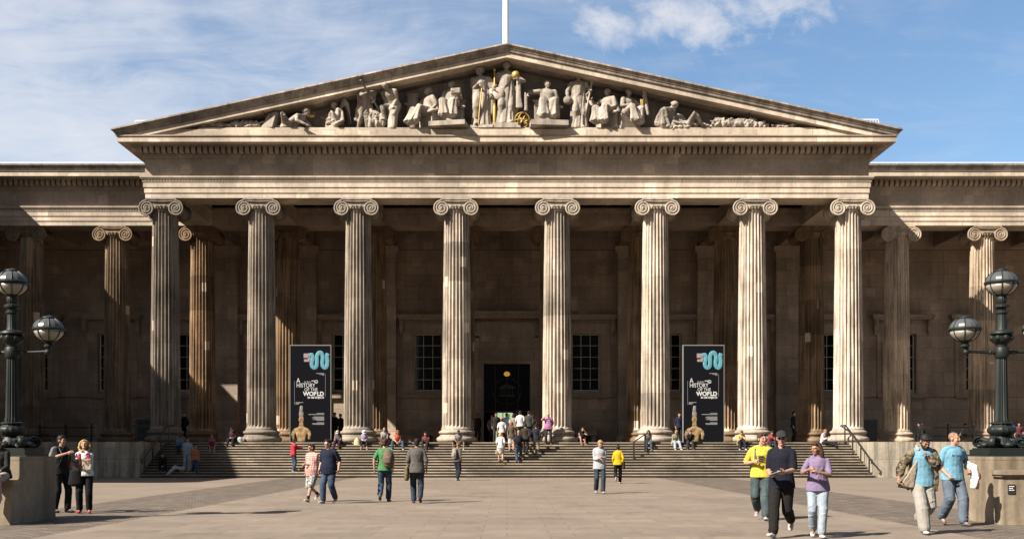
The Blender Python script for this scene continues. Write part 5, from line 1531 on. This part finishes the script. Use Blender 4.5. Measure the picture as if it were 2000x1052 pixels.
crowd('person in a blue shirt at the left of the doorway crowd', 993, 66.0, 0, 1.76, hair='black', skin_='brown', top=((.07, .20, .36), 'short'), legs=((.03, .03, .05), 'long'))
crowd('person in a pale blue top turned sideways behind the long-haired woman', 989, 62.2, 160, 1.70, hair='brown', top=((.38, .48, .55), 'short'), legs=((.04, .05, .07), 'long'))
crowd('person in a green top at the back of the doorway crowd', 1024, 64.6, 170, 1.76, hair='black', top=((.03, .30, .13), 'short'), legs=((.03, .03, .03), 'long'))
crowd('auburn haired woman in a grey top facing out of the doorway', 1034, 62.6, 10, 1.74, fem=True, hair='ginger', hairstyle='long', top=((.12, .11, .10), 'short'), legs=((.02, .02, .025), 'long'))
crowd('person in a dark jacket over white, coming out at the left of the doorway', 969, 64.0, 8, 1.78, hair='black', skin_='tan', top=((.025, .02, .018), 'long', .03), legs=((.04, .03, .035), 'long'))
crowd('person in dark clothes in the shade at the left edge of the doorway', 932, 66.5, 20, 1.80, hair='black', skin_='brown', top=((.03, .012, .012), 'long'), legs=((.02, .02, .02), 'long'))
crowd('person in dark brown near the right door jamb', 1041, 66.2, 184, 1.72, hair='brown', top=((.05, .025, .02), 'long'), legs=((.02, .02, .02), 'long'))

crowd('dark haired woman in a beige top between the taller visitors', 1004, 61.4, 190, 1.66, fem=True, hair='black', hairstyle='long', top=((.30, .25, .19), 'short'), legs=((.03, .03, .04), 'long'))
crowd('person in a charcoal hooded top at the right of the doorway crowd', 1033, 59.9, 176, 1.74, hair='black', top=((.05, .05, .05), 'long', .03), legs=((.03, .035, .05), 'long'))
crowd('person with a striped grey shirt just inside the left of the doorway', 960, 66.2, 30, 1.72, hair='brown', top=((.10, .09, .09), 'short'), legs=((.02, .02, .02), 'long'))
# ---- people in the shade of the colonnade
GS = 'people in the shade of the colonnade'
def shade(label, px, y, face, H, pose=STAND, **kw):
    kw.setdefault('top', ((.014, .013, .014), 'long')); kw.setdefault('legs', ((.014, .014, .016), 'long')); kw.setdefault('hair', 'black')
    return person(label, stp(px, y), face, H, pose, group=GS, **kw)
shade('dark silhouetted person standing right beside the left banner', 653, 63.0, 40, 1.76, build=1.1)
shade('dark silhouetted person standing between the left banner and the third column', 666, 64.5, -40, 1.74)
shade('person in dark blue in the shade just left of the right banner', 1326, 64.0, 20, 1.78, top=((.02, .024, .05), 'long'))
shade('person in black standing in profile before the corner inner column at right', 1549, 62.5, 70, 1.80)
shade('person in black standing in shade at the top of the left handrail', 361, 62.0, -30, 1.74)
shade('person in dark clothes sitting on a ledge in the right wing, left of the railing', 1799, 67.3, -60, 1.70, dict(SIT, pz=.5, fl=(.12, .4, 0, 0), fr=(.12, .36, 0, 0)))
shade('person in a white top seated behind the railing of the right wing', 1879, 68.6, 60, 1.72, dict(SIT, pz=.5, fl=(.12, .4, 0, 0), fr=(.12, .36, 0, 0)), top=((.36, .35, .34), 'short'))
shade('person in a blue top seated beyond the right lamp', 1976, 66.5, -30, 1.74, dict(SIT, pz=.55, fl=(.12, .4, 0, 0), fr=(.12, .36, 0, 0)), top=((.03, .06, .26), 'short'))
shade('person in dark red seated at the far right edge beyond the lamp', 1990, 65.6, -20, 1.66, dict(SIT, pz=.5, fl=(.12, .4, 0, 0), fr=(.12, .36, 0, 0)), top=((.10, .03, .04), 'short'))

# ------------------------------------------------------------------ pediment sculpture
ZP = 19.14
GST = 'stone figures in the pediment'
def px2x(px, y=YF - .35): return (px - 990) * y / F
def robe(mb, pts, rads, ref, n=22, fr=.05, rng=None, twist=.0):
    """draped cloth: a tube with ridges of folds along it"""
    mb.tube(pts, rads, 20, ref=ref)
    P = [V(p) for p in pts]
    for i in range(n):
        a0 = 2*math.pi*i/n + rng.uniform(-.1, .1)
        q = []; rr = []
        for j, (p, r) in enumerate(zip(P, rads)):
            t = (P[min(j+1, len(P)-1)] - P[max(j-1, 0)]).normalized()
            uu = (V(ref) - t * V(ref).dot(t)).normalized(); ww = t.cross(uu)
            a = a0 + twist * j
            q.append(p + uu*r[0]*math.cos(a)*1.0 + ww*r[1]*math.sin(a)*1.0); rr.append(fr * (.6 + .25*j) * rng.uniform(.8, 1.2))
        mb.tube(q, rr, 6)
def statue(label, px, H, pose, face=0, nude=False, seat_h=None, extra=None, plinth=None, y=None, seed=1, fem=True, hooded=False, build=1.15):
    y = YF - .35 if y is None else y
    t = tag_loc = None
    rng = random.Random(seed)
    H *= 1.13
    if seat_h: seat_h *= 1.1
    J = figure(pose, H, fem, build); k = J['k']
    mb = MB(); add_head(mb, J, k, False)
    torso(mb, J, .01)
    for s in 'lr':
        arm(mb, J, s, 1.0, .008); add_hand(mb, J, s, k, .8, False); leg(mb, J, s, 1.0, .006)
        mb.tube([J['A'+s], J['A'+s] + J['F'+s]*.16*k - V((0, 0, .05*k))], [.04*k, .035*k], 8)
    L = lambda x, yy2, z: J['head'] + J['HM'] @ V((x*k, yy2*k, z*k))
    mb.ell(L(0, .022, .040), (.092*k, .105*k, .092*k), J['HM']); mb.ell(L(0, .08, .0), (.06*k, .06*k, .06*k), J['HM'])
    up, fw, lf = J['up'], J['fwd'], J['lf']
    if hooded: mb.tube([L(0, .03, .06), L(0, .07, -.08), J['neck'] - fw*.08*k - up*.1*k], [(.10*k, .09*k), (.12*k, .07*k), (.2*k, .07*k)], 12, ref=lf)
    if not nude:
        if pose.get('sit'):
            mb.tube([J['waist'], J['P'] + fw*.04*k], [(.17*k, .14*k), (.24*k, .18*k)], 16, ref=lf)
            for sd in 'lr':
                H_, K_, A_ = J['H'+sd], J['K'+sd], J['A'+sd]
                foot = V((A_.x, A_.y, A_.z - .03*k))
                mb.tube([H_, lerp(H_, K_, .5), K_, lerp(K_, A_, .5), foot], [.13*k, .125*k, .105*k, .10*k, .14*k], 14)
                for i in range(8):
                    g = rng.uniform(0, 6.28); rr = rng.uniform(.9, 1.1)
                    o_ = V((math.cos(g), math.sin(g), 0))
                    mb.tube([K_ + o_*.09*k, lerp(K_, A_, .5) + o_*.10*k*rr, foot + o_*.15*k*rr], [.014*k, .024*k, .034*k], 6)
            for i in range(7):      # swags hanging between the knees
                f = i/6; a_, b_ = lerp(J['Kl'], J['Al'], f*.85), lerp(J['Kr'], J['Ar'], f*.85); m_ = (a_ + b_)/2 - V((0, 0, .10*k)) + fw*.02*k
                mb.tube([a_ + fw*.06*k, lerp(a_, m_, .55) + fw*.04*k, m_, lerp(b_, m_, .55) + fw*.04*k, b_ + fw*.06*k], .040*k, 7)
            for i in range(5):
                f = i/5; mb.tube([J['P'] - lf*.2*k + up*(.02 + .05*f)*k + fw*.3*f*k, J['P'] + fw*(.2 + .3*f)*k + up*(.05 - .05*f)*k, J['P'] + lf*.2*k + up*.06*k + fw*.3*f*k], .035*k, 6)
            mb.tube([J['Sl'] + up*.03*k, J['Sl'] - fw*.12*k - up*.1*k, J['P'] + lf*.24*k - fw*.05*k, J['P'] + lf*.28*k + fw*.2*k - up*.1*k], [(.06*k, .05*k), (.09*k, .06*k), (.11*k, .07*k), (.10*k, .05*k)], 8)
        else:
            an = (J['Al'] + J['Ar'])/2
            robe(mb, [J['waist'] + up*.08*k, J['P'], lerp(J['P'], an, .5) + V((0, 0, 0)), V((an.x, an.y, .02*k))], [(.15*k, .12*k), (.185*k, .145*k), (.17*k, .14*k), (.23*k, .18*k)], lf, 17, .022*k, rng, .16)
            K_ = J['Kr']; mb.tube([J['Hr'] + fw*.06*k, K_ + fw*.08*k, lerp(K_, J['Ar'], .6) + fw*.06*k], [.09*k, .085*k, .06*k], 10)
            for i in range(7):      # mantle slung from the shoulder round the hip
                f = i*.035
                mb.tube([J['Sl'] + up*(.04 - f)*k + fw*.02*k, J['chest'] + fw*(.14 + .1*f)*k - up*(f + .02)*k, J['P'] - lf*.17*k + up*(.12 - f*1.6)*k + fw*.06*k, J['P'] - lf*.16*k - fw*.12*k + up*(.10 - f)*k], .022*k, 6)
            mb.tube([J['P'] + lf*.19*k + up*.10*k, J['P'] + lf*.22*k - up*.25*k, J['P'] + lf*.20*k - up*.62*k], [(.06*k, .05*k), (.07*k, .06*k), (.05*k, .04*k)], 8)
        for i in range(6):     # folds across the chest
            a = J['P'] + up*(.18 + .045*i)*k
            mb.tube([a - lf*.16*k - up*.03*k, a + fw*.135*k, a + lf*.16*k + up*.05*k], .018*k, 6)
        for s in 'lr': arm(mb, J, s, .425, .03)
    if extra: extra(mb, J, k, L, rng)
    o = mb.build('statue', M_stat, None, True, .026, 1, .012, .08)
    o.scale = (1.36, 1.2, 1.05)
    zb = ZP
    if pose.get('sit') and seat_h:
        b2 = mb
    o.location = (px2x(px, y), y, zb + (seat_h or 0) + (plinth or 0)); o.rotation_euler.z = R(face)
    tag(o, label, 'statue', GST)
    if seat_h:
        sb = MB(); w = .30*k
        sb.box(-w, w, .14*k, .26*k, -.004, .30*k); sb.tube([(-w, .2*k, .3*k), (w, .2*k, .3*k)], .05*k, 8); sb.box(-w, w, -.12*k, .26*k, -seat_h, -.004); sb.box(-w*1.15, w*1.15, -.16*k, .3*k, -seat_h, -seat_h*.82)
        if plinth: sb.box(-w*1.5, w*1.5, -.62*k, .3*k, -seat_h - plinth, -seat_h)
        sb.build('seat_block', M_stat, o)
    elif plinth:
        sb = MB(); sb.box(-.3*k, .3*k, -.26*k, .26*k, -plinth, -.003); sb.build('plinth', M_stat, o)
    return o, J
SITS = lambda h, **kw: dict(dict(sit=True, pz=.12, fl=(.13, .62, -h, 0), fr=(.13, .75, -h, 0), lean=-2), **kw)
# centre goddess
def goddess(mb, J, k, L, rng):
    mb.tube([J['Sl'] + J['fwd']*.02, J['El'], J['Tl'], J['Tl'] - V((0, .02, .45*k)), J['Tl'] - V((-.02*k, 0, .75*k))], [(.06*k, .05*k), (.07*k, .05*k), (.05*k, .04*k), (.06*k, .035*k), (.08*k, .03*k)], 8)
o, J = statue('tall central crowned goddess in long robes under the apex of the pediment', 989, 2.95, dict(STAND, hl=(.10, .22, -.22), hr=(.12, .14, -.40), el=(.7, -.6, -.3), hp=2, fl=(.08, .08, 0, 0), fr=(.1, -.02, 0, 0)), 0, extra=goddess, plinth=.26, seed=2)
k = J['k']; zc = ZP + .26
b = MB(); b.ell((0, 0, 0), (.235, .235, .235), seg=20, rows=14); w_ = V(o.location) + J['Tl'] + V((.02, -.08, .36))
g = b.build('gilded_orb', M_gold, None, True, loc=w_); tag(g, 'gold globe on the hand of the central goddess', 'globe')
b = MB(); b.tube([(0, 0, 0), (0, 0, 1.2), (.0, 0, 3.0)], [.075, .06, .035], 10); b.ell((0, 0, 3.04), (.075, .075, .09)); b.tube([(0, 0, .0), (0, 0, 1.0)], [.09, .10], 10)
g = b.build('gilded_spear', M_gold, None, True, loc=(px2x(966), YF - .62, ZP + .2)); tag(g, 'tall gold spear at the right hand of the central goddess', 'spear')
b = MB(); rr = .40
for rot in (Matrix.Rotation(R(12), 3, 'X'), Matrix.Rotation(R(60), 3, 'Z') @ Matrix.Rotation(R(20), 3, 'X')):
    b.tube([rot @ V((rr*math.cos(2*math.pi*i/30), 0, rr*math.sin(2*math.pi*i/30))) for i in range(31)], (.05, .03), 6, ref=(0, 1, 0))
b.tube([(-.32, 0, .25), (.32, 0, -.25)], (.03, .08), 8, ref=(0, 1, 0)); b.tube([(-.2, -.05, -.34), (.22, -.05, .34)], .03, 6); b.tube([(rr*.99*math.cos(2*math.pi*i/30), rr*.99*math.sin(2*math.pi*i/30)*.9, .06*math.sin(2*math.pi*i/30)) for i in range(31)], .03, 6)
g = b.build('armillary_sphere', M_gold, None, True, loc=(px2x(1020, YF - .75), YF - .75, ZP + .44)); tag(g, 'gold armillary sphere standing at the feet of the central goddess', 'sphere')
# left side
def lyre(mb, J, k, L, rng):
    c = J['Tl'] + V((.16*k, 0, .02)); mb.ell(c, (.13*k, .06*k, .19*k))
    mb.tube([J['Sl'], J['El'] + V((.08*k, 0, 0)), J['P'] + J['lf']*.25*k, J['P'] + J['lf']*.24*k - V((0, 0, .55*k))], [(.09*k, .06*k), (.11*k, .06*k), (.08*k, .06*k), (.05*k, .05*k)], 8)
    mb.ell(L(0, .0, .07), (.11*k, .12*k, .05*k), J['HM'])
o, J = statue('half nude standing figure left of the goddess, holding a gilded staff and a round palette', 939, 2.80, dict(STAND, hr=(-.12, .24, -.22), hl=(.10, .12, -.48), hy=-40, hp=8, fl=(.1, -.05, 0, 0), fr=(.06, .12, 0, 0)), -6, extra=lyre, plinth=.14, seed=3)
b = MB(); b.tube([(0, 0, 0), (.10, -.02, 1.2), (.20, 0, 2.2)], [.045, .04, .03], 8)
g = b.build('gilded_staff', M_gold, None, True, loc=(px2x(934, YF - .85), YF - .85, ZP + .02)); tag(g, 'thin gilded staff before the standing figure left of the goddess', 'staff')
def lap(mb, J, k, L, rng):
    mb.box(J['Tl'].x - .12*k, J['Tl'].x + .12*k, J['Tl'].y - .1*k, J['Tl'].y + .1*k, J['Tl'].z - .03*k, J['Tl'].z + .14*k)
statue('seated draped woman beside the half nude standing figure, resting on a block', 882, 2.55, SITS(.62, hl=(-.02, .30, -.16), hr=(.02, .2, -.40), hy=-12, twist=6), -10, seat_h=.86, plinth=.24, extra=lap, seed=4)
def reach(mb, J, k, L, rng): mb.tube([J['Tr'] + V((0, 0, .0)), J['Tr'] + V((-.10, -.05, .12))], .05, 8)
statue('seated draped woman turned to the left with an outstretched hand', 836, 2.5, SITS(.55, hr=(.25, .35, -.18), hl=(.1, .1, -.45), hy=-18, fl=(.10, .85, -.60, 0), fr=(.14, .95, -.60, 0)), -48, seat_h=.78, extra=reach, seed=5)
b = MB(); b.lathe([(.36, 0), (.34, 1.9), (.42, 1.95), (.44, 2.05), (.36, 2.08)], 24); g = b.build('stone_altar', M_tymp, None, 'auto', loc=(px2x(806, YF + .05), YF + .02, ZP)); tag(g, 'round stone drum behind the seated woman turned left', 'altar')
bent = dict(STAND, lean=34, hp=30, hr=(-.1, .2, -.42), hl=(-.12, .2, -.46), fl=(.08, .02, 0, 0), fr=(.1, .28, .22, 0), pz=.86)
def stump(mb, J, k, L, rng):
    mb.ell(J['P'] + V((0, .02, -.12*k)), (.2*k, .17*k, .18*k)); mb.tube([J['P'] + V((.05, -.1, -.15*k)), (.1, -.3, .05)], [.16*k, .13*k], 10)
    for i in range(9): mb.ell(J['P'] + V((rng.uniform(-.15, .15)*k, -.2*k, rng.uniform(-.5, -.1)*k)), (.06*k,)*3)
statue('bent bearded nude figure in an animal skin, stooping to the left', 769, 2.38, bent, -28, nude=True, extra=stump, seed=6, fem=False, build=1.3)
dig = dict(STAND, lean=22, hp=24, hy=-18, hr=(-.05, .34, -.10), hl=(-.12, .34, -.34), fl=(.14, .20, 0, 0), fr=(.12, -.22, 0, 0), pz=.9)
def spade(mb, J, k, L, rng):
    a = (J['Tr'] + J['Tl'])/2; mb.tube([J['Tr'] + (J['Tr'] - J['Tl'])*1.3, J['Tr'], J['Tl'], J['Tl'] + (J['Tl'] - J['Tr'])*1.9], .035*k, 7)
    mb.tube([J['Sr'] - J['fwd']*.1, J['P'] - J['fwd']*.16*k, J['P'] - J['fwd']*.2*k + V((-.1*k, 0, -.65*k))], [(.15*k, .05*k), (.18*k, .06*k), (.16*k, .06*k)], 8)
    mb.tube([J['P'] + J['up']*.1*k, J['P'] - J['up']*.28*k], [(.19*k, .14*k), (.24*k, .19*k)], 14, ref=J['lf'])
statue('working man leaning forward on a long spade in the left half of the pediment', 714, 2.42, dig, 36, nude=True, extra=spade, seed=7, fem=False, build=1.2)
def boar(label, px, w, h, seed, n=9, y=YF - .45):
    h *= 1.3
    rng = random.Random(seed); mb = MB()
    mb.ell((0, 0, h*.5), (w*.42, .26, h*.42)); mb.ell((w*.4, -.05, h*.45), (w*.16, .2, h*.3)); mb.tube([(w*.46, -.08, h*.4), (w*.60, -.1, h*.28)], [h*.2, h*.12], 8)
    for i in range(n):
        xx = rng.uniform(-.5, .5)*w; mb.tube([(xx, -.1, .1*h), (xx + rng.uniform(-.15, .15), -.28, rng.uniform(.3, .7)*h), (xx + rng.uniform(-.3, .3), -.2, rng.uniform(.5, .8)*h)], [.10, .09, .06], 6)
        mb.ell((rng.uniform(-.5, .5)*w, rng.uniform(-.3, .1), rng.uniform(.1, .4)*h), (rng.uniform(.08, .18)*w, .15, rng.uniform(.1, .25)*h))
    for x in (-.3, .3): mb.tube([(x*w, -.15, h*.3), (x*w, -.18, 0)], [.09*h + .02, .06*h + .02], 7)
    o = mb.build('statue', M_stat, None, True, .025, 1, .03, .06, loc=(px2x(px, y), y, ZP + .01)); tag(o, label, 'statue', GST)
boar('crouching stone animal behind the legs of the man with the spade', 733, .9, .95, 11)
kneel = dict(sit=True, pz=.36, fl=(.12, .18, -.0, 50), fr=(.14, .42, 0, 0), lean=10, hp=14, hy=-20, hr=(.1, .40, -.16), hl=(-.05, .3, -.3))
def wings(mb, J, k, L, rng):
    for s in (-1, 1):
        for i in range(7):
            q = i/6
            a = J['neck'] - J['fwd']*.12*k + J['lf']*s*.05*k
            b_ = a + J['up']*(.42 - .25*q)*k - J['fwd']*(.16 + .14*q)*k + J['lf']*s*.05
            c_ = a - J['up']*(.35 + .25*q)*k - J['fwd']*(.28 - .03*q)*k + J['lf']*s*.08
            mb.tube([a, b_, c_], [(.06*k, .03*k), (.08*k, .03*k), (.035*k, .02*k)], 7)
statue('kneeling winged angel holding out a gold lamp on the left of the pediment', 662, 2.15, kneel, -66, extra=wings, seed=8)
b = MB(); b.ell((0, 0, 0), (.22, .12, .10)); b.tube([(-.2, 0, .02), (-.34, 0, .1)], .03, 6); b.tube([(.16, 0, .05), (.2, 0, .2), (.06, 0, .16)], .025, 6)
g = b.build('gilded_lamp', M_gold, None, True, loc=(px2x(609), YF - .6, ZP + .72)); tag(g, 'small gold lamp between the angel and the crawling man', 'lamp')
crawl = dict(sit=True, pz=.25, lean=62, hp=-36, fl=(.10, -.40, -.13, 60), fr=(.14, .18, -.05, 40), hl=(.05, .42, .16), hr=(.08, .44, .10), ko=.2)
def rock(mb, J, k, L, rng):
    mb.hull([V(p)*k for p in ((-.35, .25, 0), (.1, .25, 0), (.1, .62, 0), (-.35, .62, 0), (-.3, .15, .5), (.05, .2, .55), (.05, .45, .5), (-.3, .42, .46))])
    for i in range(5): mb.ell((rng.uniform(-.2, .2), rng.uniform(-.5, .5), .1), (.2, .3, .14))
statue('nude man crawling out from behind a slab near the left corner', 562, 2.6, crawl, 72, nude=True, extra=rock, seed=9, fem=False, build=1.15)
boar('low carved crocodile lying in the far left corner of the pediment', 428, 1.6, .32, 12, 12)
boar('small rounded carved beast near the left corner', 462, .9, .42, 13)
boar('low carved rock group left of the crawling man', 492, .9, .40, 14, 12)
# right side
def thr(mb, J, k, L, rng): mb.tube([J['Sr'] + V((0, .1, .05)), J['Er'] + V((-.1, .1, 0)), J['Er'] + V((-.12, .1, -.9))], [(.1, .06), (.09, .06), (.1, .08)], 8)
statue('large seated robed woman right of the goddess with a spread arm', 1069, 2.60, SITS(.62, hr=(.32, .12, -.16), er=(.5, -.6, .3), hl=(.02, .2, -.38), hy=12, fl=(.16, .6, -.64, 0), fr=(.22, .66, -.64, 0)), 4, seat_h=.86, plinth=.26, extra=thr, seed=21, build=1.3)
def mask_(mb, J, k, L, rng):
    mb.ell(J['Tr'] + V((0, -.05, -.12*k)), (.11*k, .08*k, .14*k)); mb.tube([J['Tl'] + V((.1*k, 0, .75*k)), J['Tl'], J['Tl'] + V((-.12*k, 0, -.75*k))], .026*k, 7)
    mb.tube([J['Tl'] + V((.09*k, 0, .62*k)), J['Tl'] + V((.115*k, 0, .86*k))], [.06*k, .01*k], 7)
statue('slender standing woman in a column-like gown leaning on a spear', 1130, 2.66, dict(STAND, hl=(.10, .12, -.26), hr=(.12, .12, -.44), hy=-8, fl=(.07, .06, 0, 0), fr=(.08, 0, 0, 0)), 6, extra=mask_, plinth=.02, seed=22)
def harp(mb, J, k, L, rng): mb.tube([J['Tr'] + V((-.05, 0, .35*k)), J['Tr'] + V((-.2*k, 0, .2*k)), J['Tr'] + V((.0, 0, -.15*k))], [.04*k, .05*k, .04*k], 7)
statue('seated draped woman turned left with a curved horn', 1186, 2.45, SITS(.55, hr=(.1, .38, -.12), hl=(.0, .2, -.38), hy=4), -34, seat_h=.76, extra=harp, seed=23)
def harp2(mb, J, k, L, rng): mb.tube([J['Tl'] + V((.02, 0, .55*k)), J['Tl'] + V((.06*k, 0, .1*k)), J['Tl'] + V((.16*k, 0, -.45*k))], [(.08*k, .04*k), (.06*k, .05*k), (.04*k, .04*k)], 8)
o, J = statue('seated draped woman turned right holding a gilded lyre', 1228, 2.42, SITS(.55, hl=(.12, .30, -.06), hr=(.02, .3, -.3), hy=-10, hp=6), 30, seat_h=.74, extra=harp2, seed=24)
b = MB()
for i in range(5): b.tube([(.035*i, 0, 0), (.03*i - .06, 0, .72)], .012, 5)
g = b.build('gilded_strings', M_gold, None, True, loc=(px2x(1253, YF - 1.05), YF - .98, ZP + .78)); tag(g, 'gold lyre strings held by the seated woman turned right', 'lyre')
crouch = dict(sit=True, pz=.34, lean=38, hp=26, hy=20, fl=(.12, .5, 0, 0), fr=(.14, .3, 0, 20), hl=(-.1, .42, -.34), hr=(-.1, .40, -.36))
statue('crouching draped figure bowed over the reclining youth on the right', 1291, 2.5, crouch, 42, seed=25)
recl = dict(sit=True, pz=.20, lean=-46, hp=20, fl=(.1, .80, 0, -20), fr=(.12, .66, 0, -10), hl=(.1, .1, -.3), hr=(.1, -.1, -.34))
def mound(mb, J, k, L, rng):
    for i in range(9): mb.ell((rng.uniform(-.3, .3), rng.uniform(-.9, .7), .04), (.3, .25, .14))
statue('reclining half nude youth lying on drapery towards the right corner', 1345, 2.7, recl, 72, nude=True, extra=mound, seed=26, fem=False)
boar('carved tortoise in the right half of the pediment', 1407, .9, .55, 16, 8)
boar('carved group of small beasts among rocks', 1447, 1.3, .55, 17, 22)
boar('small carved lizard before the dark corner block', 1480, .7, .40, 18, 10)
b = MB(); b.hull([(-.2, -.2, 0), (.2, -.2, 0), (.2, .2, 0), (-.2, .2, 0), (-.2, -.2, .33), (.2, -.2, .30), (.2, .2, .30), (-.2, .2, .33)])
g = b.build('stone_block', M_stat, None, loc=(px2x(1493), YF - .4, ZP + .002)); tag(g, 'plain stone block near the right corner of the pediment', 'block', GST)
boar('flat carved shell in the far right corner of the pediment', 1526, 1.1, .26, 19, 8)
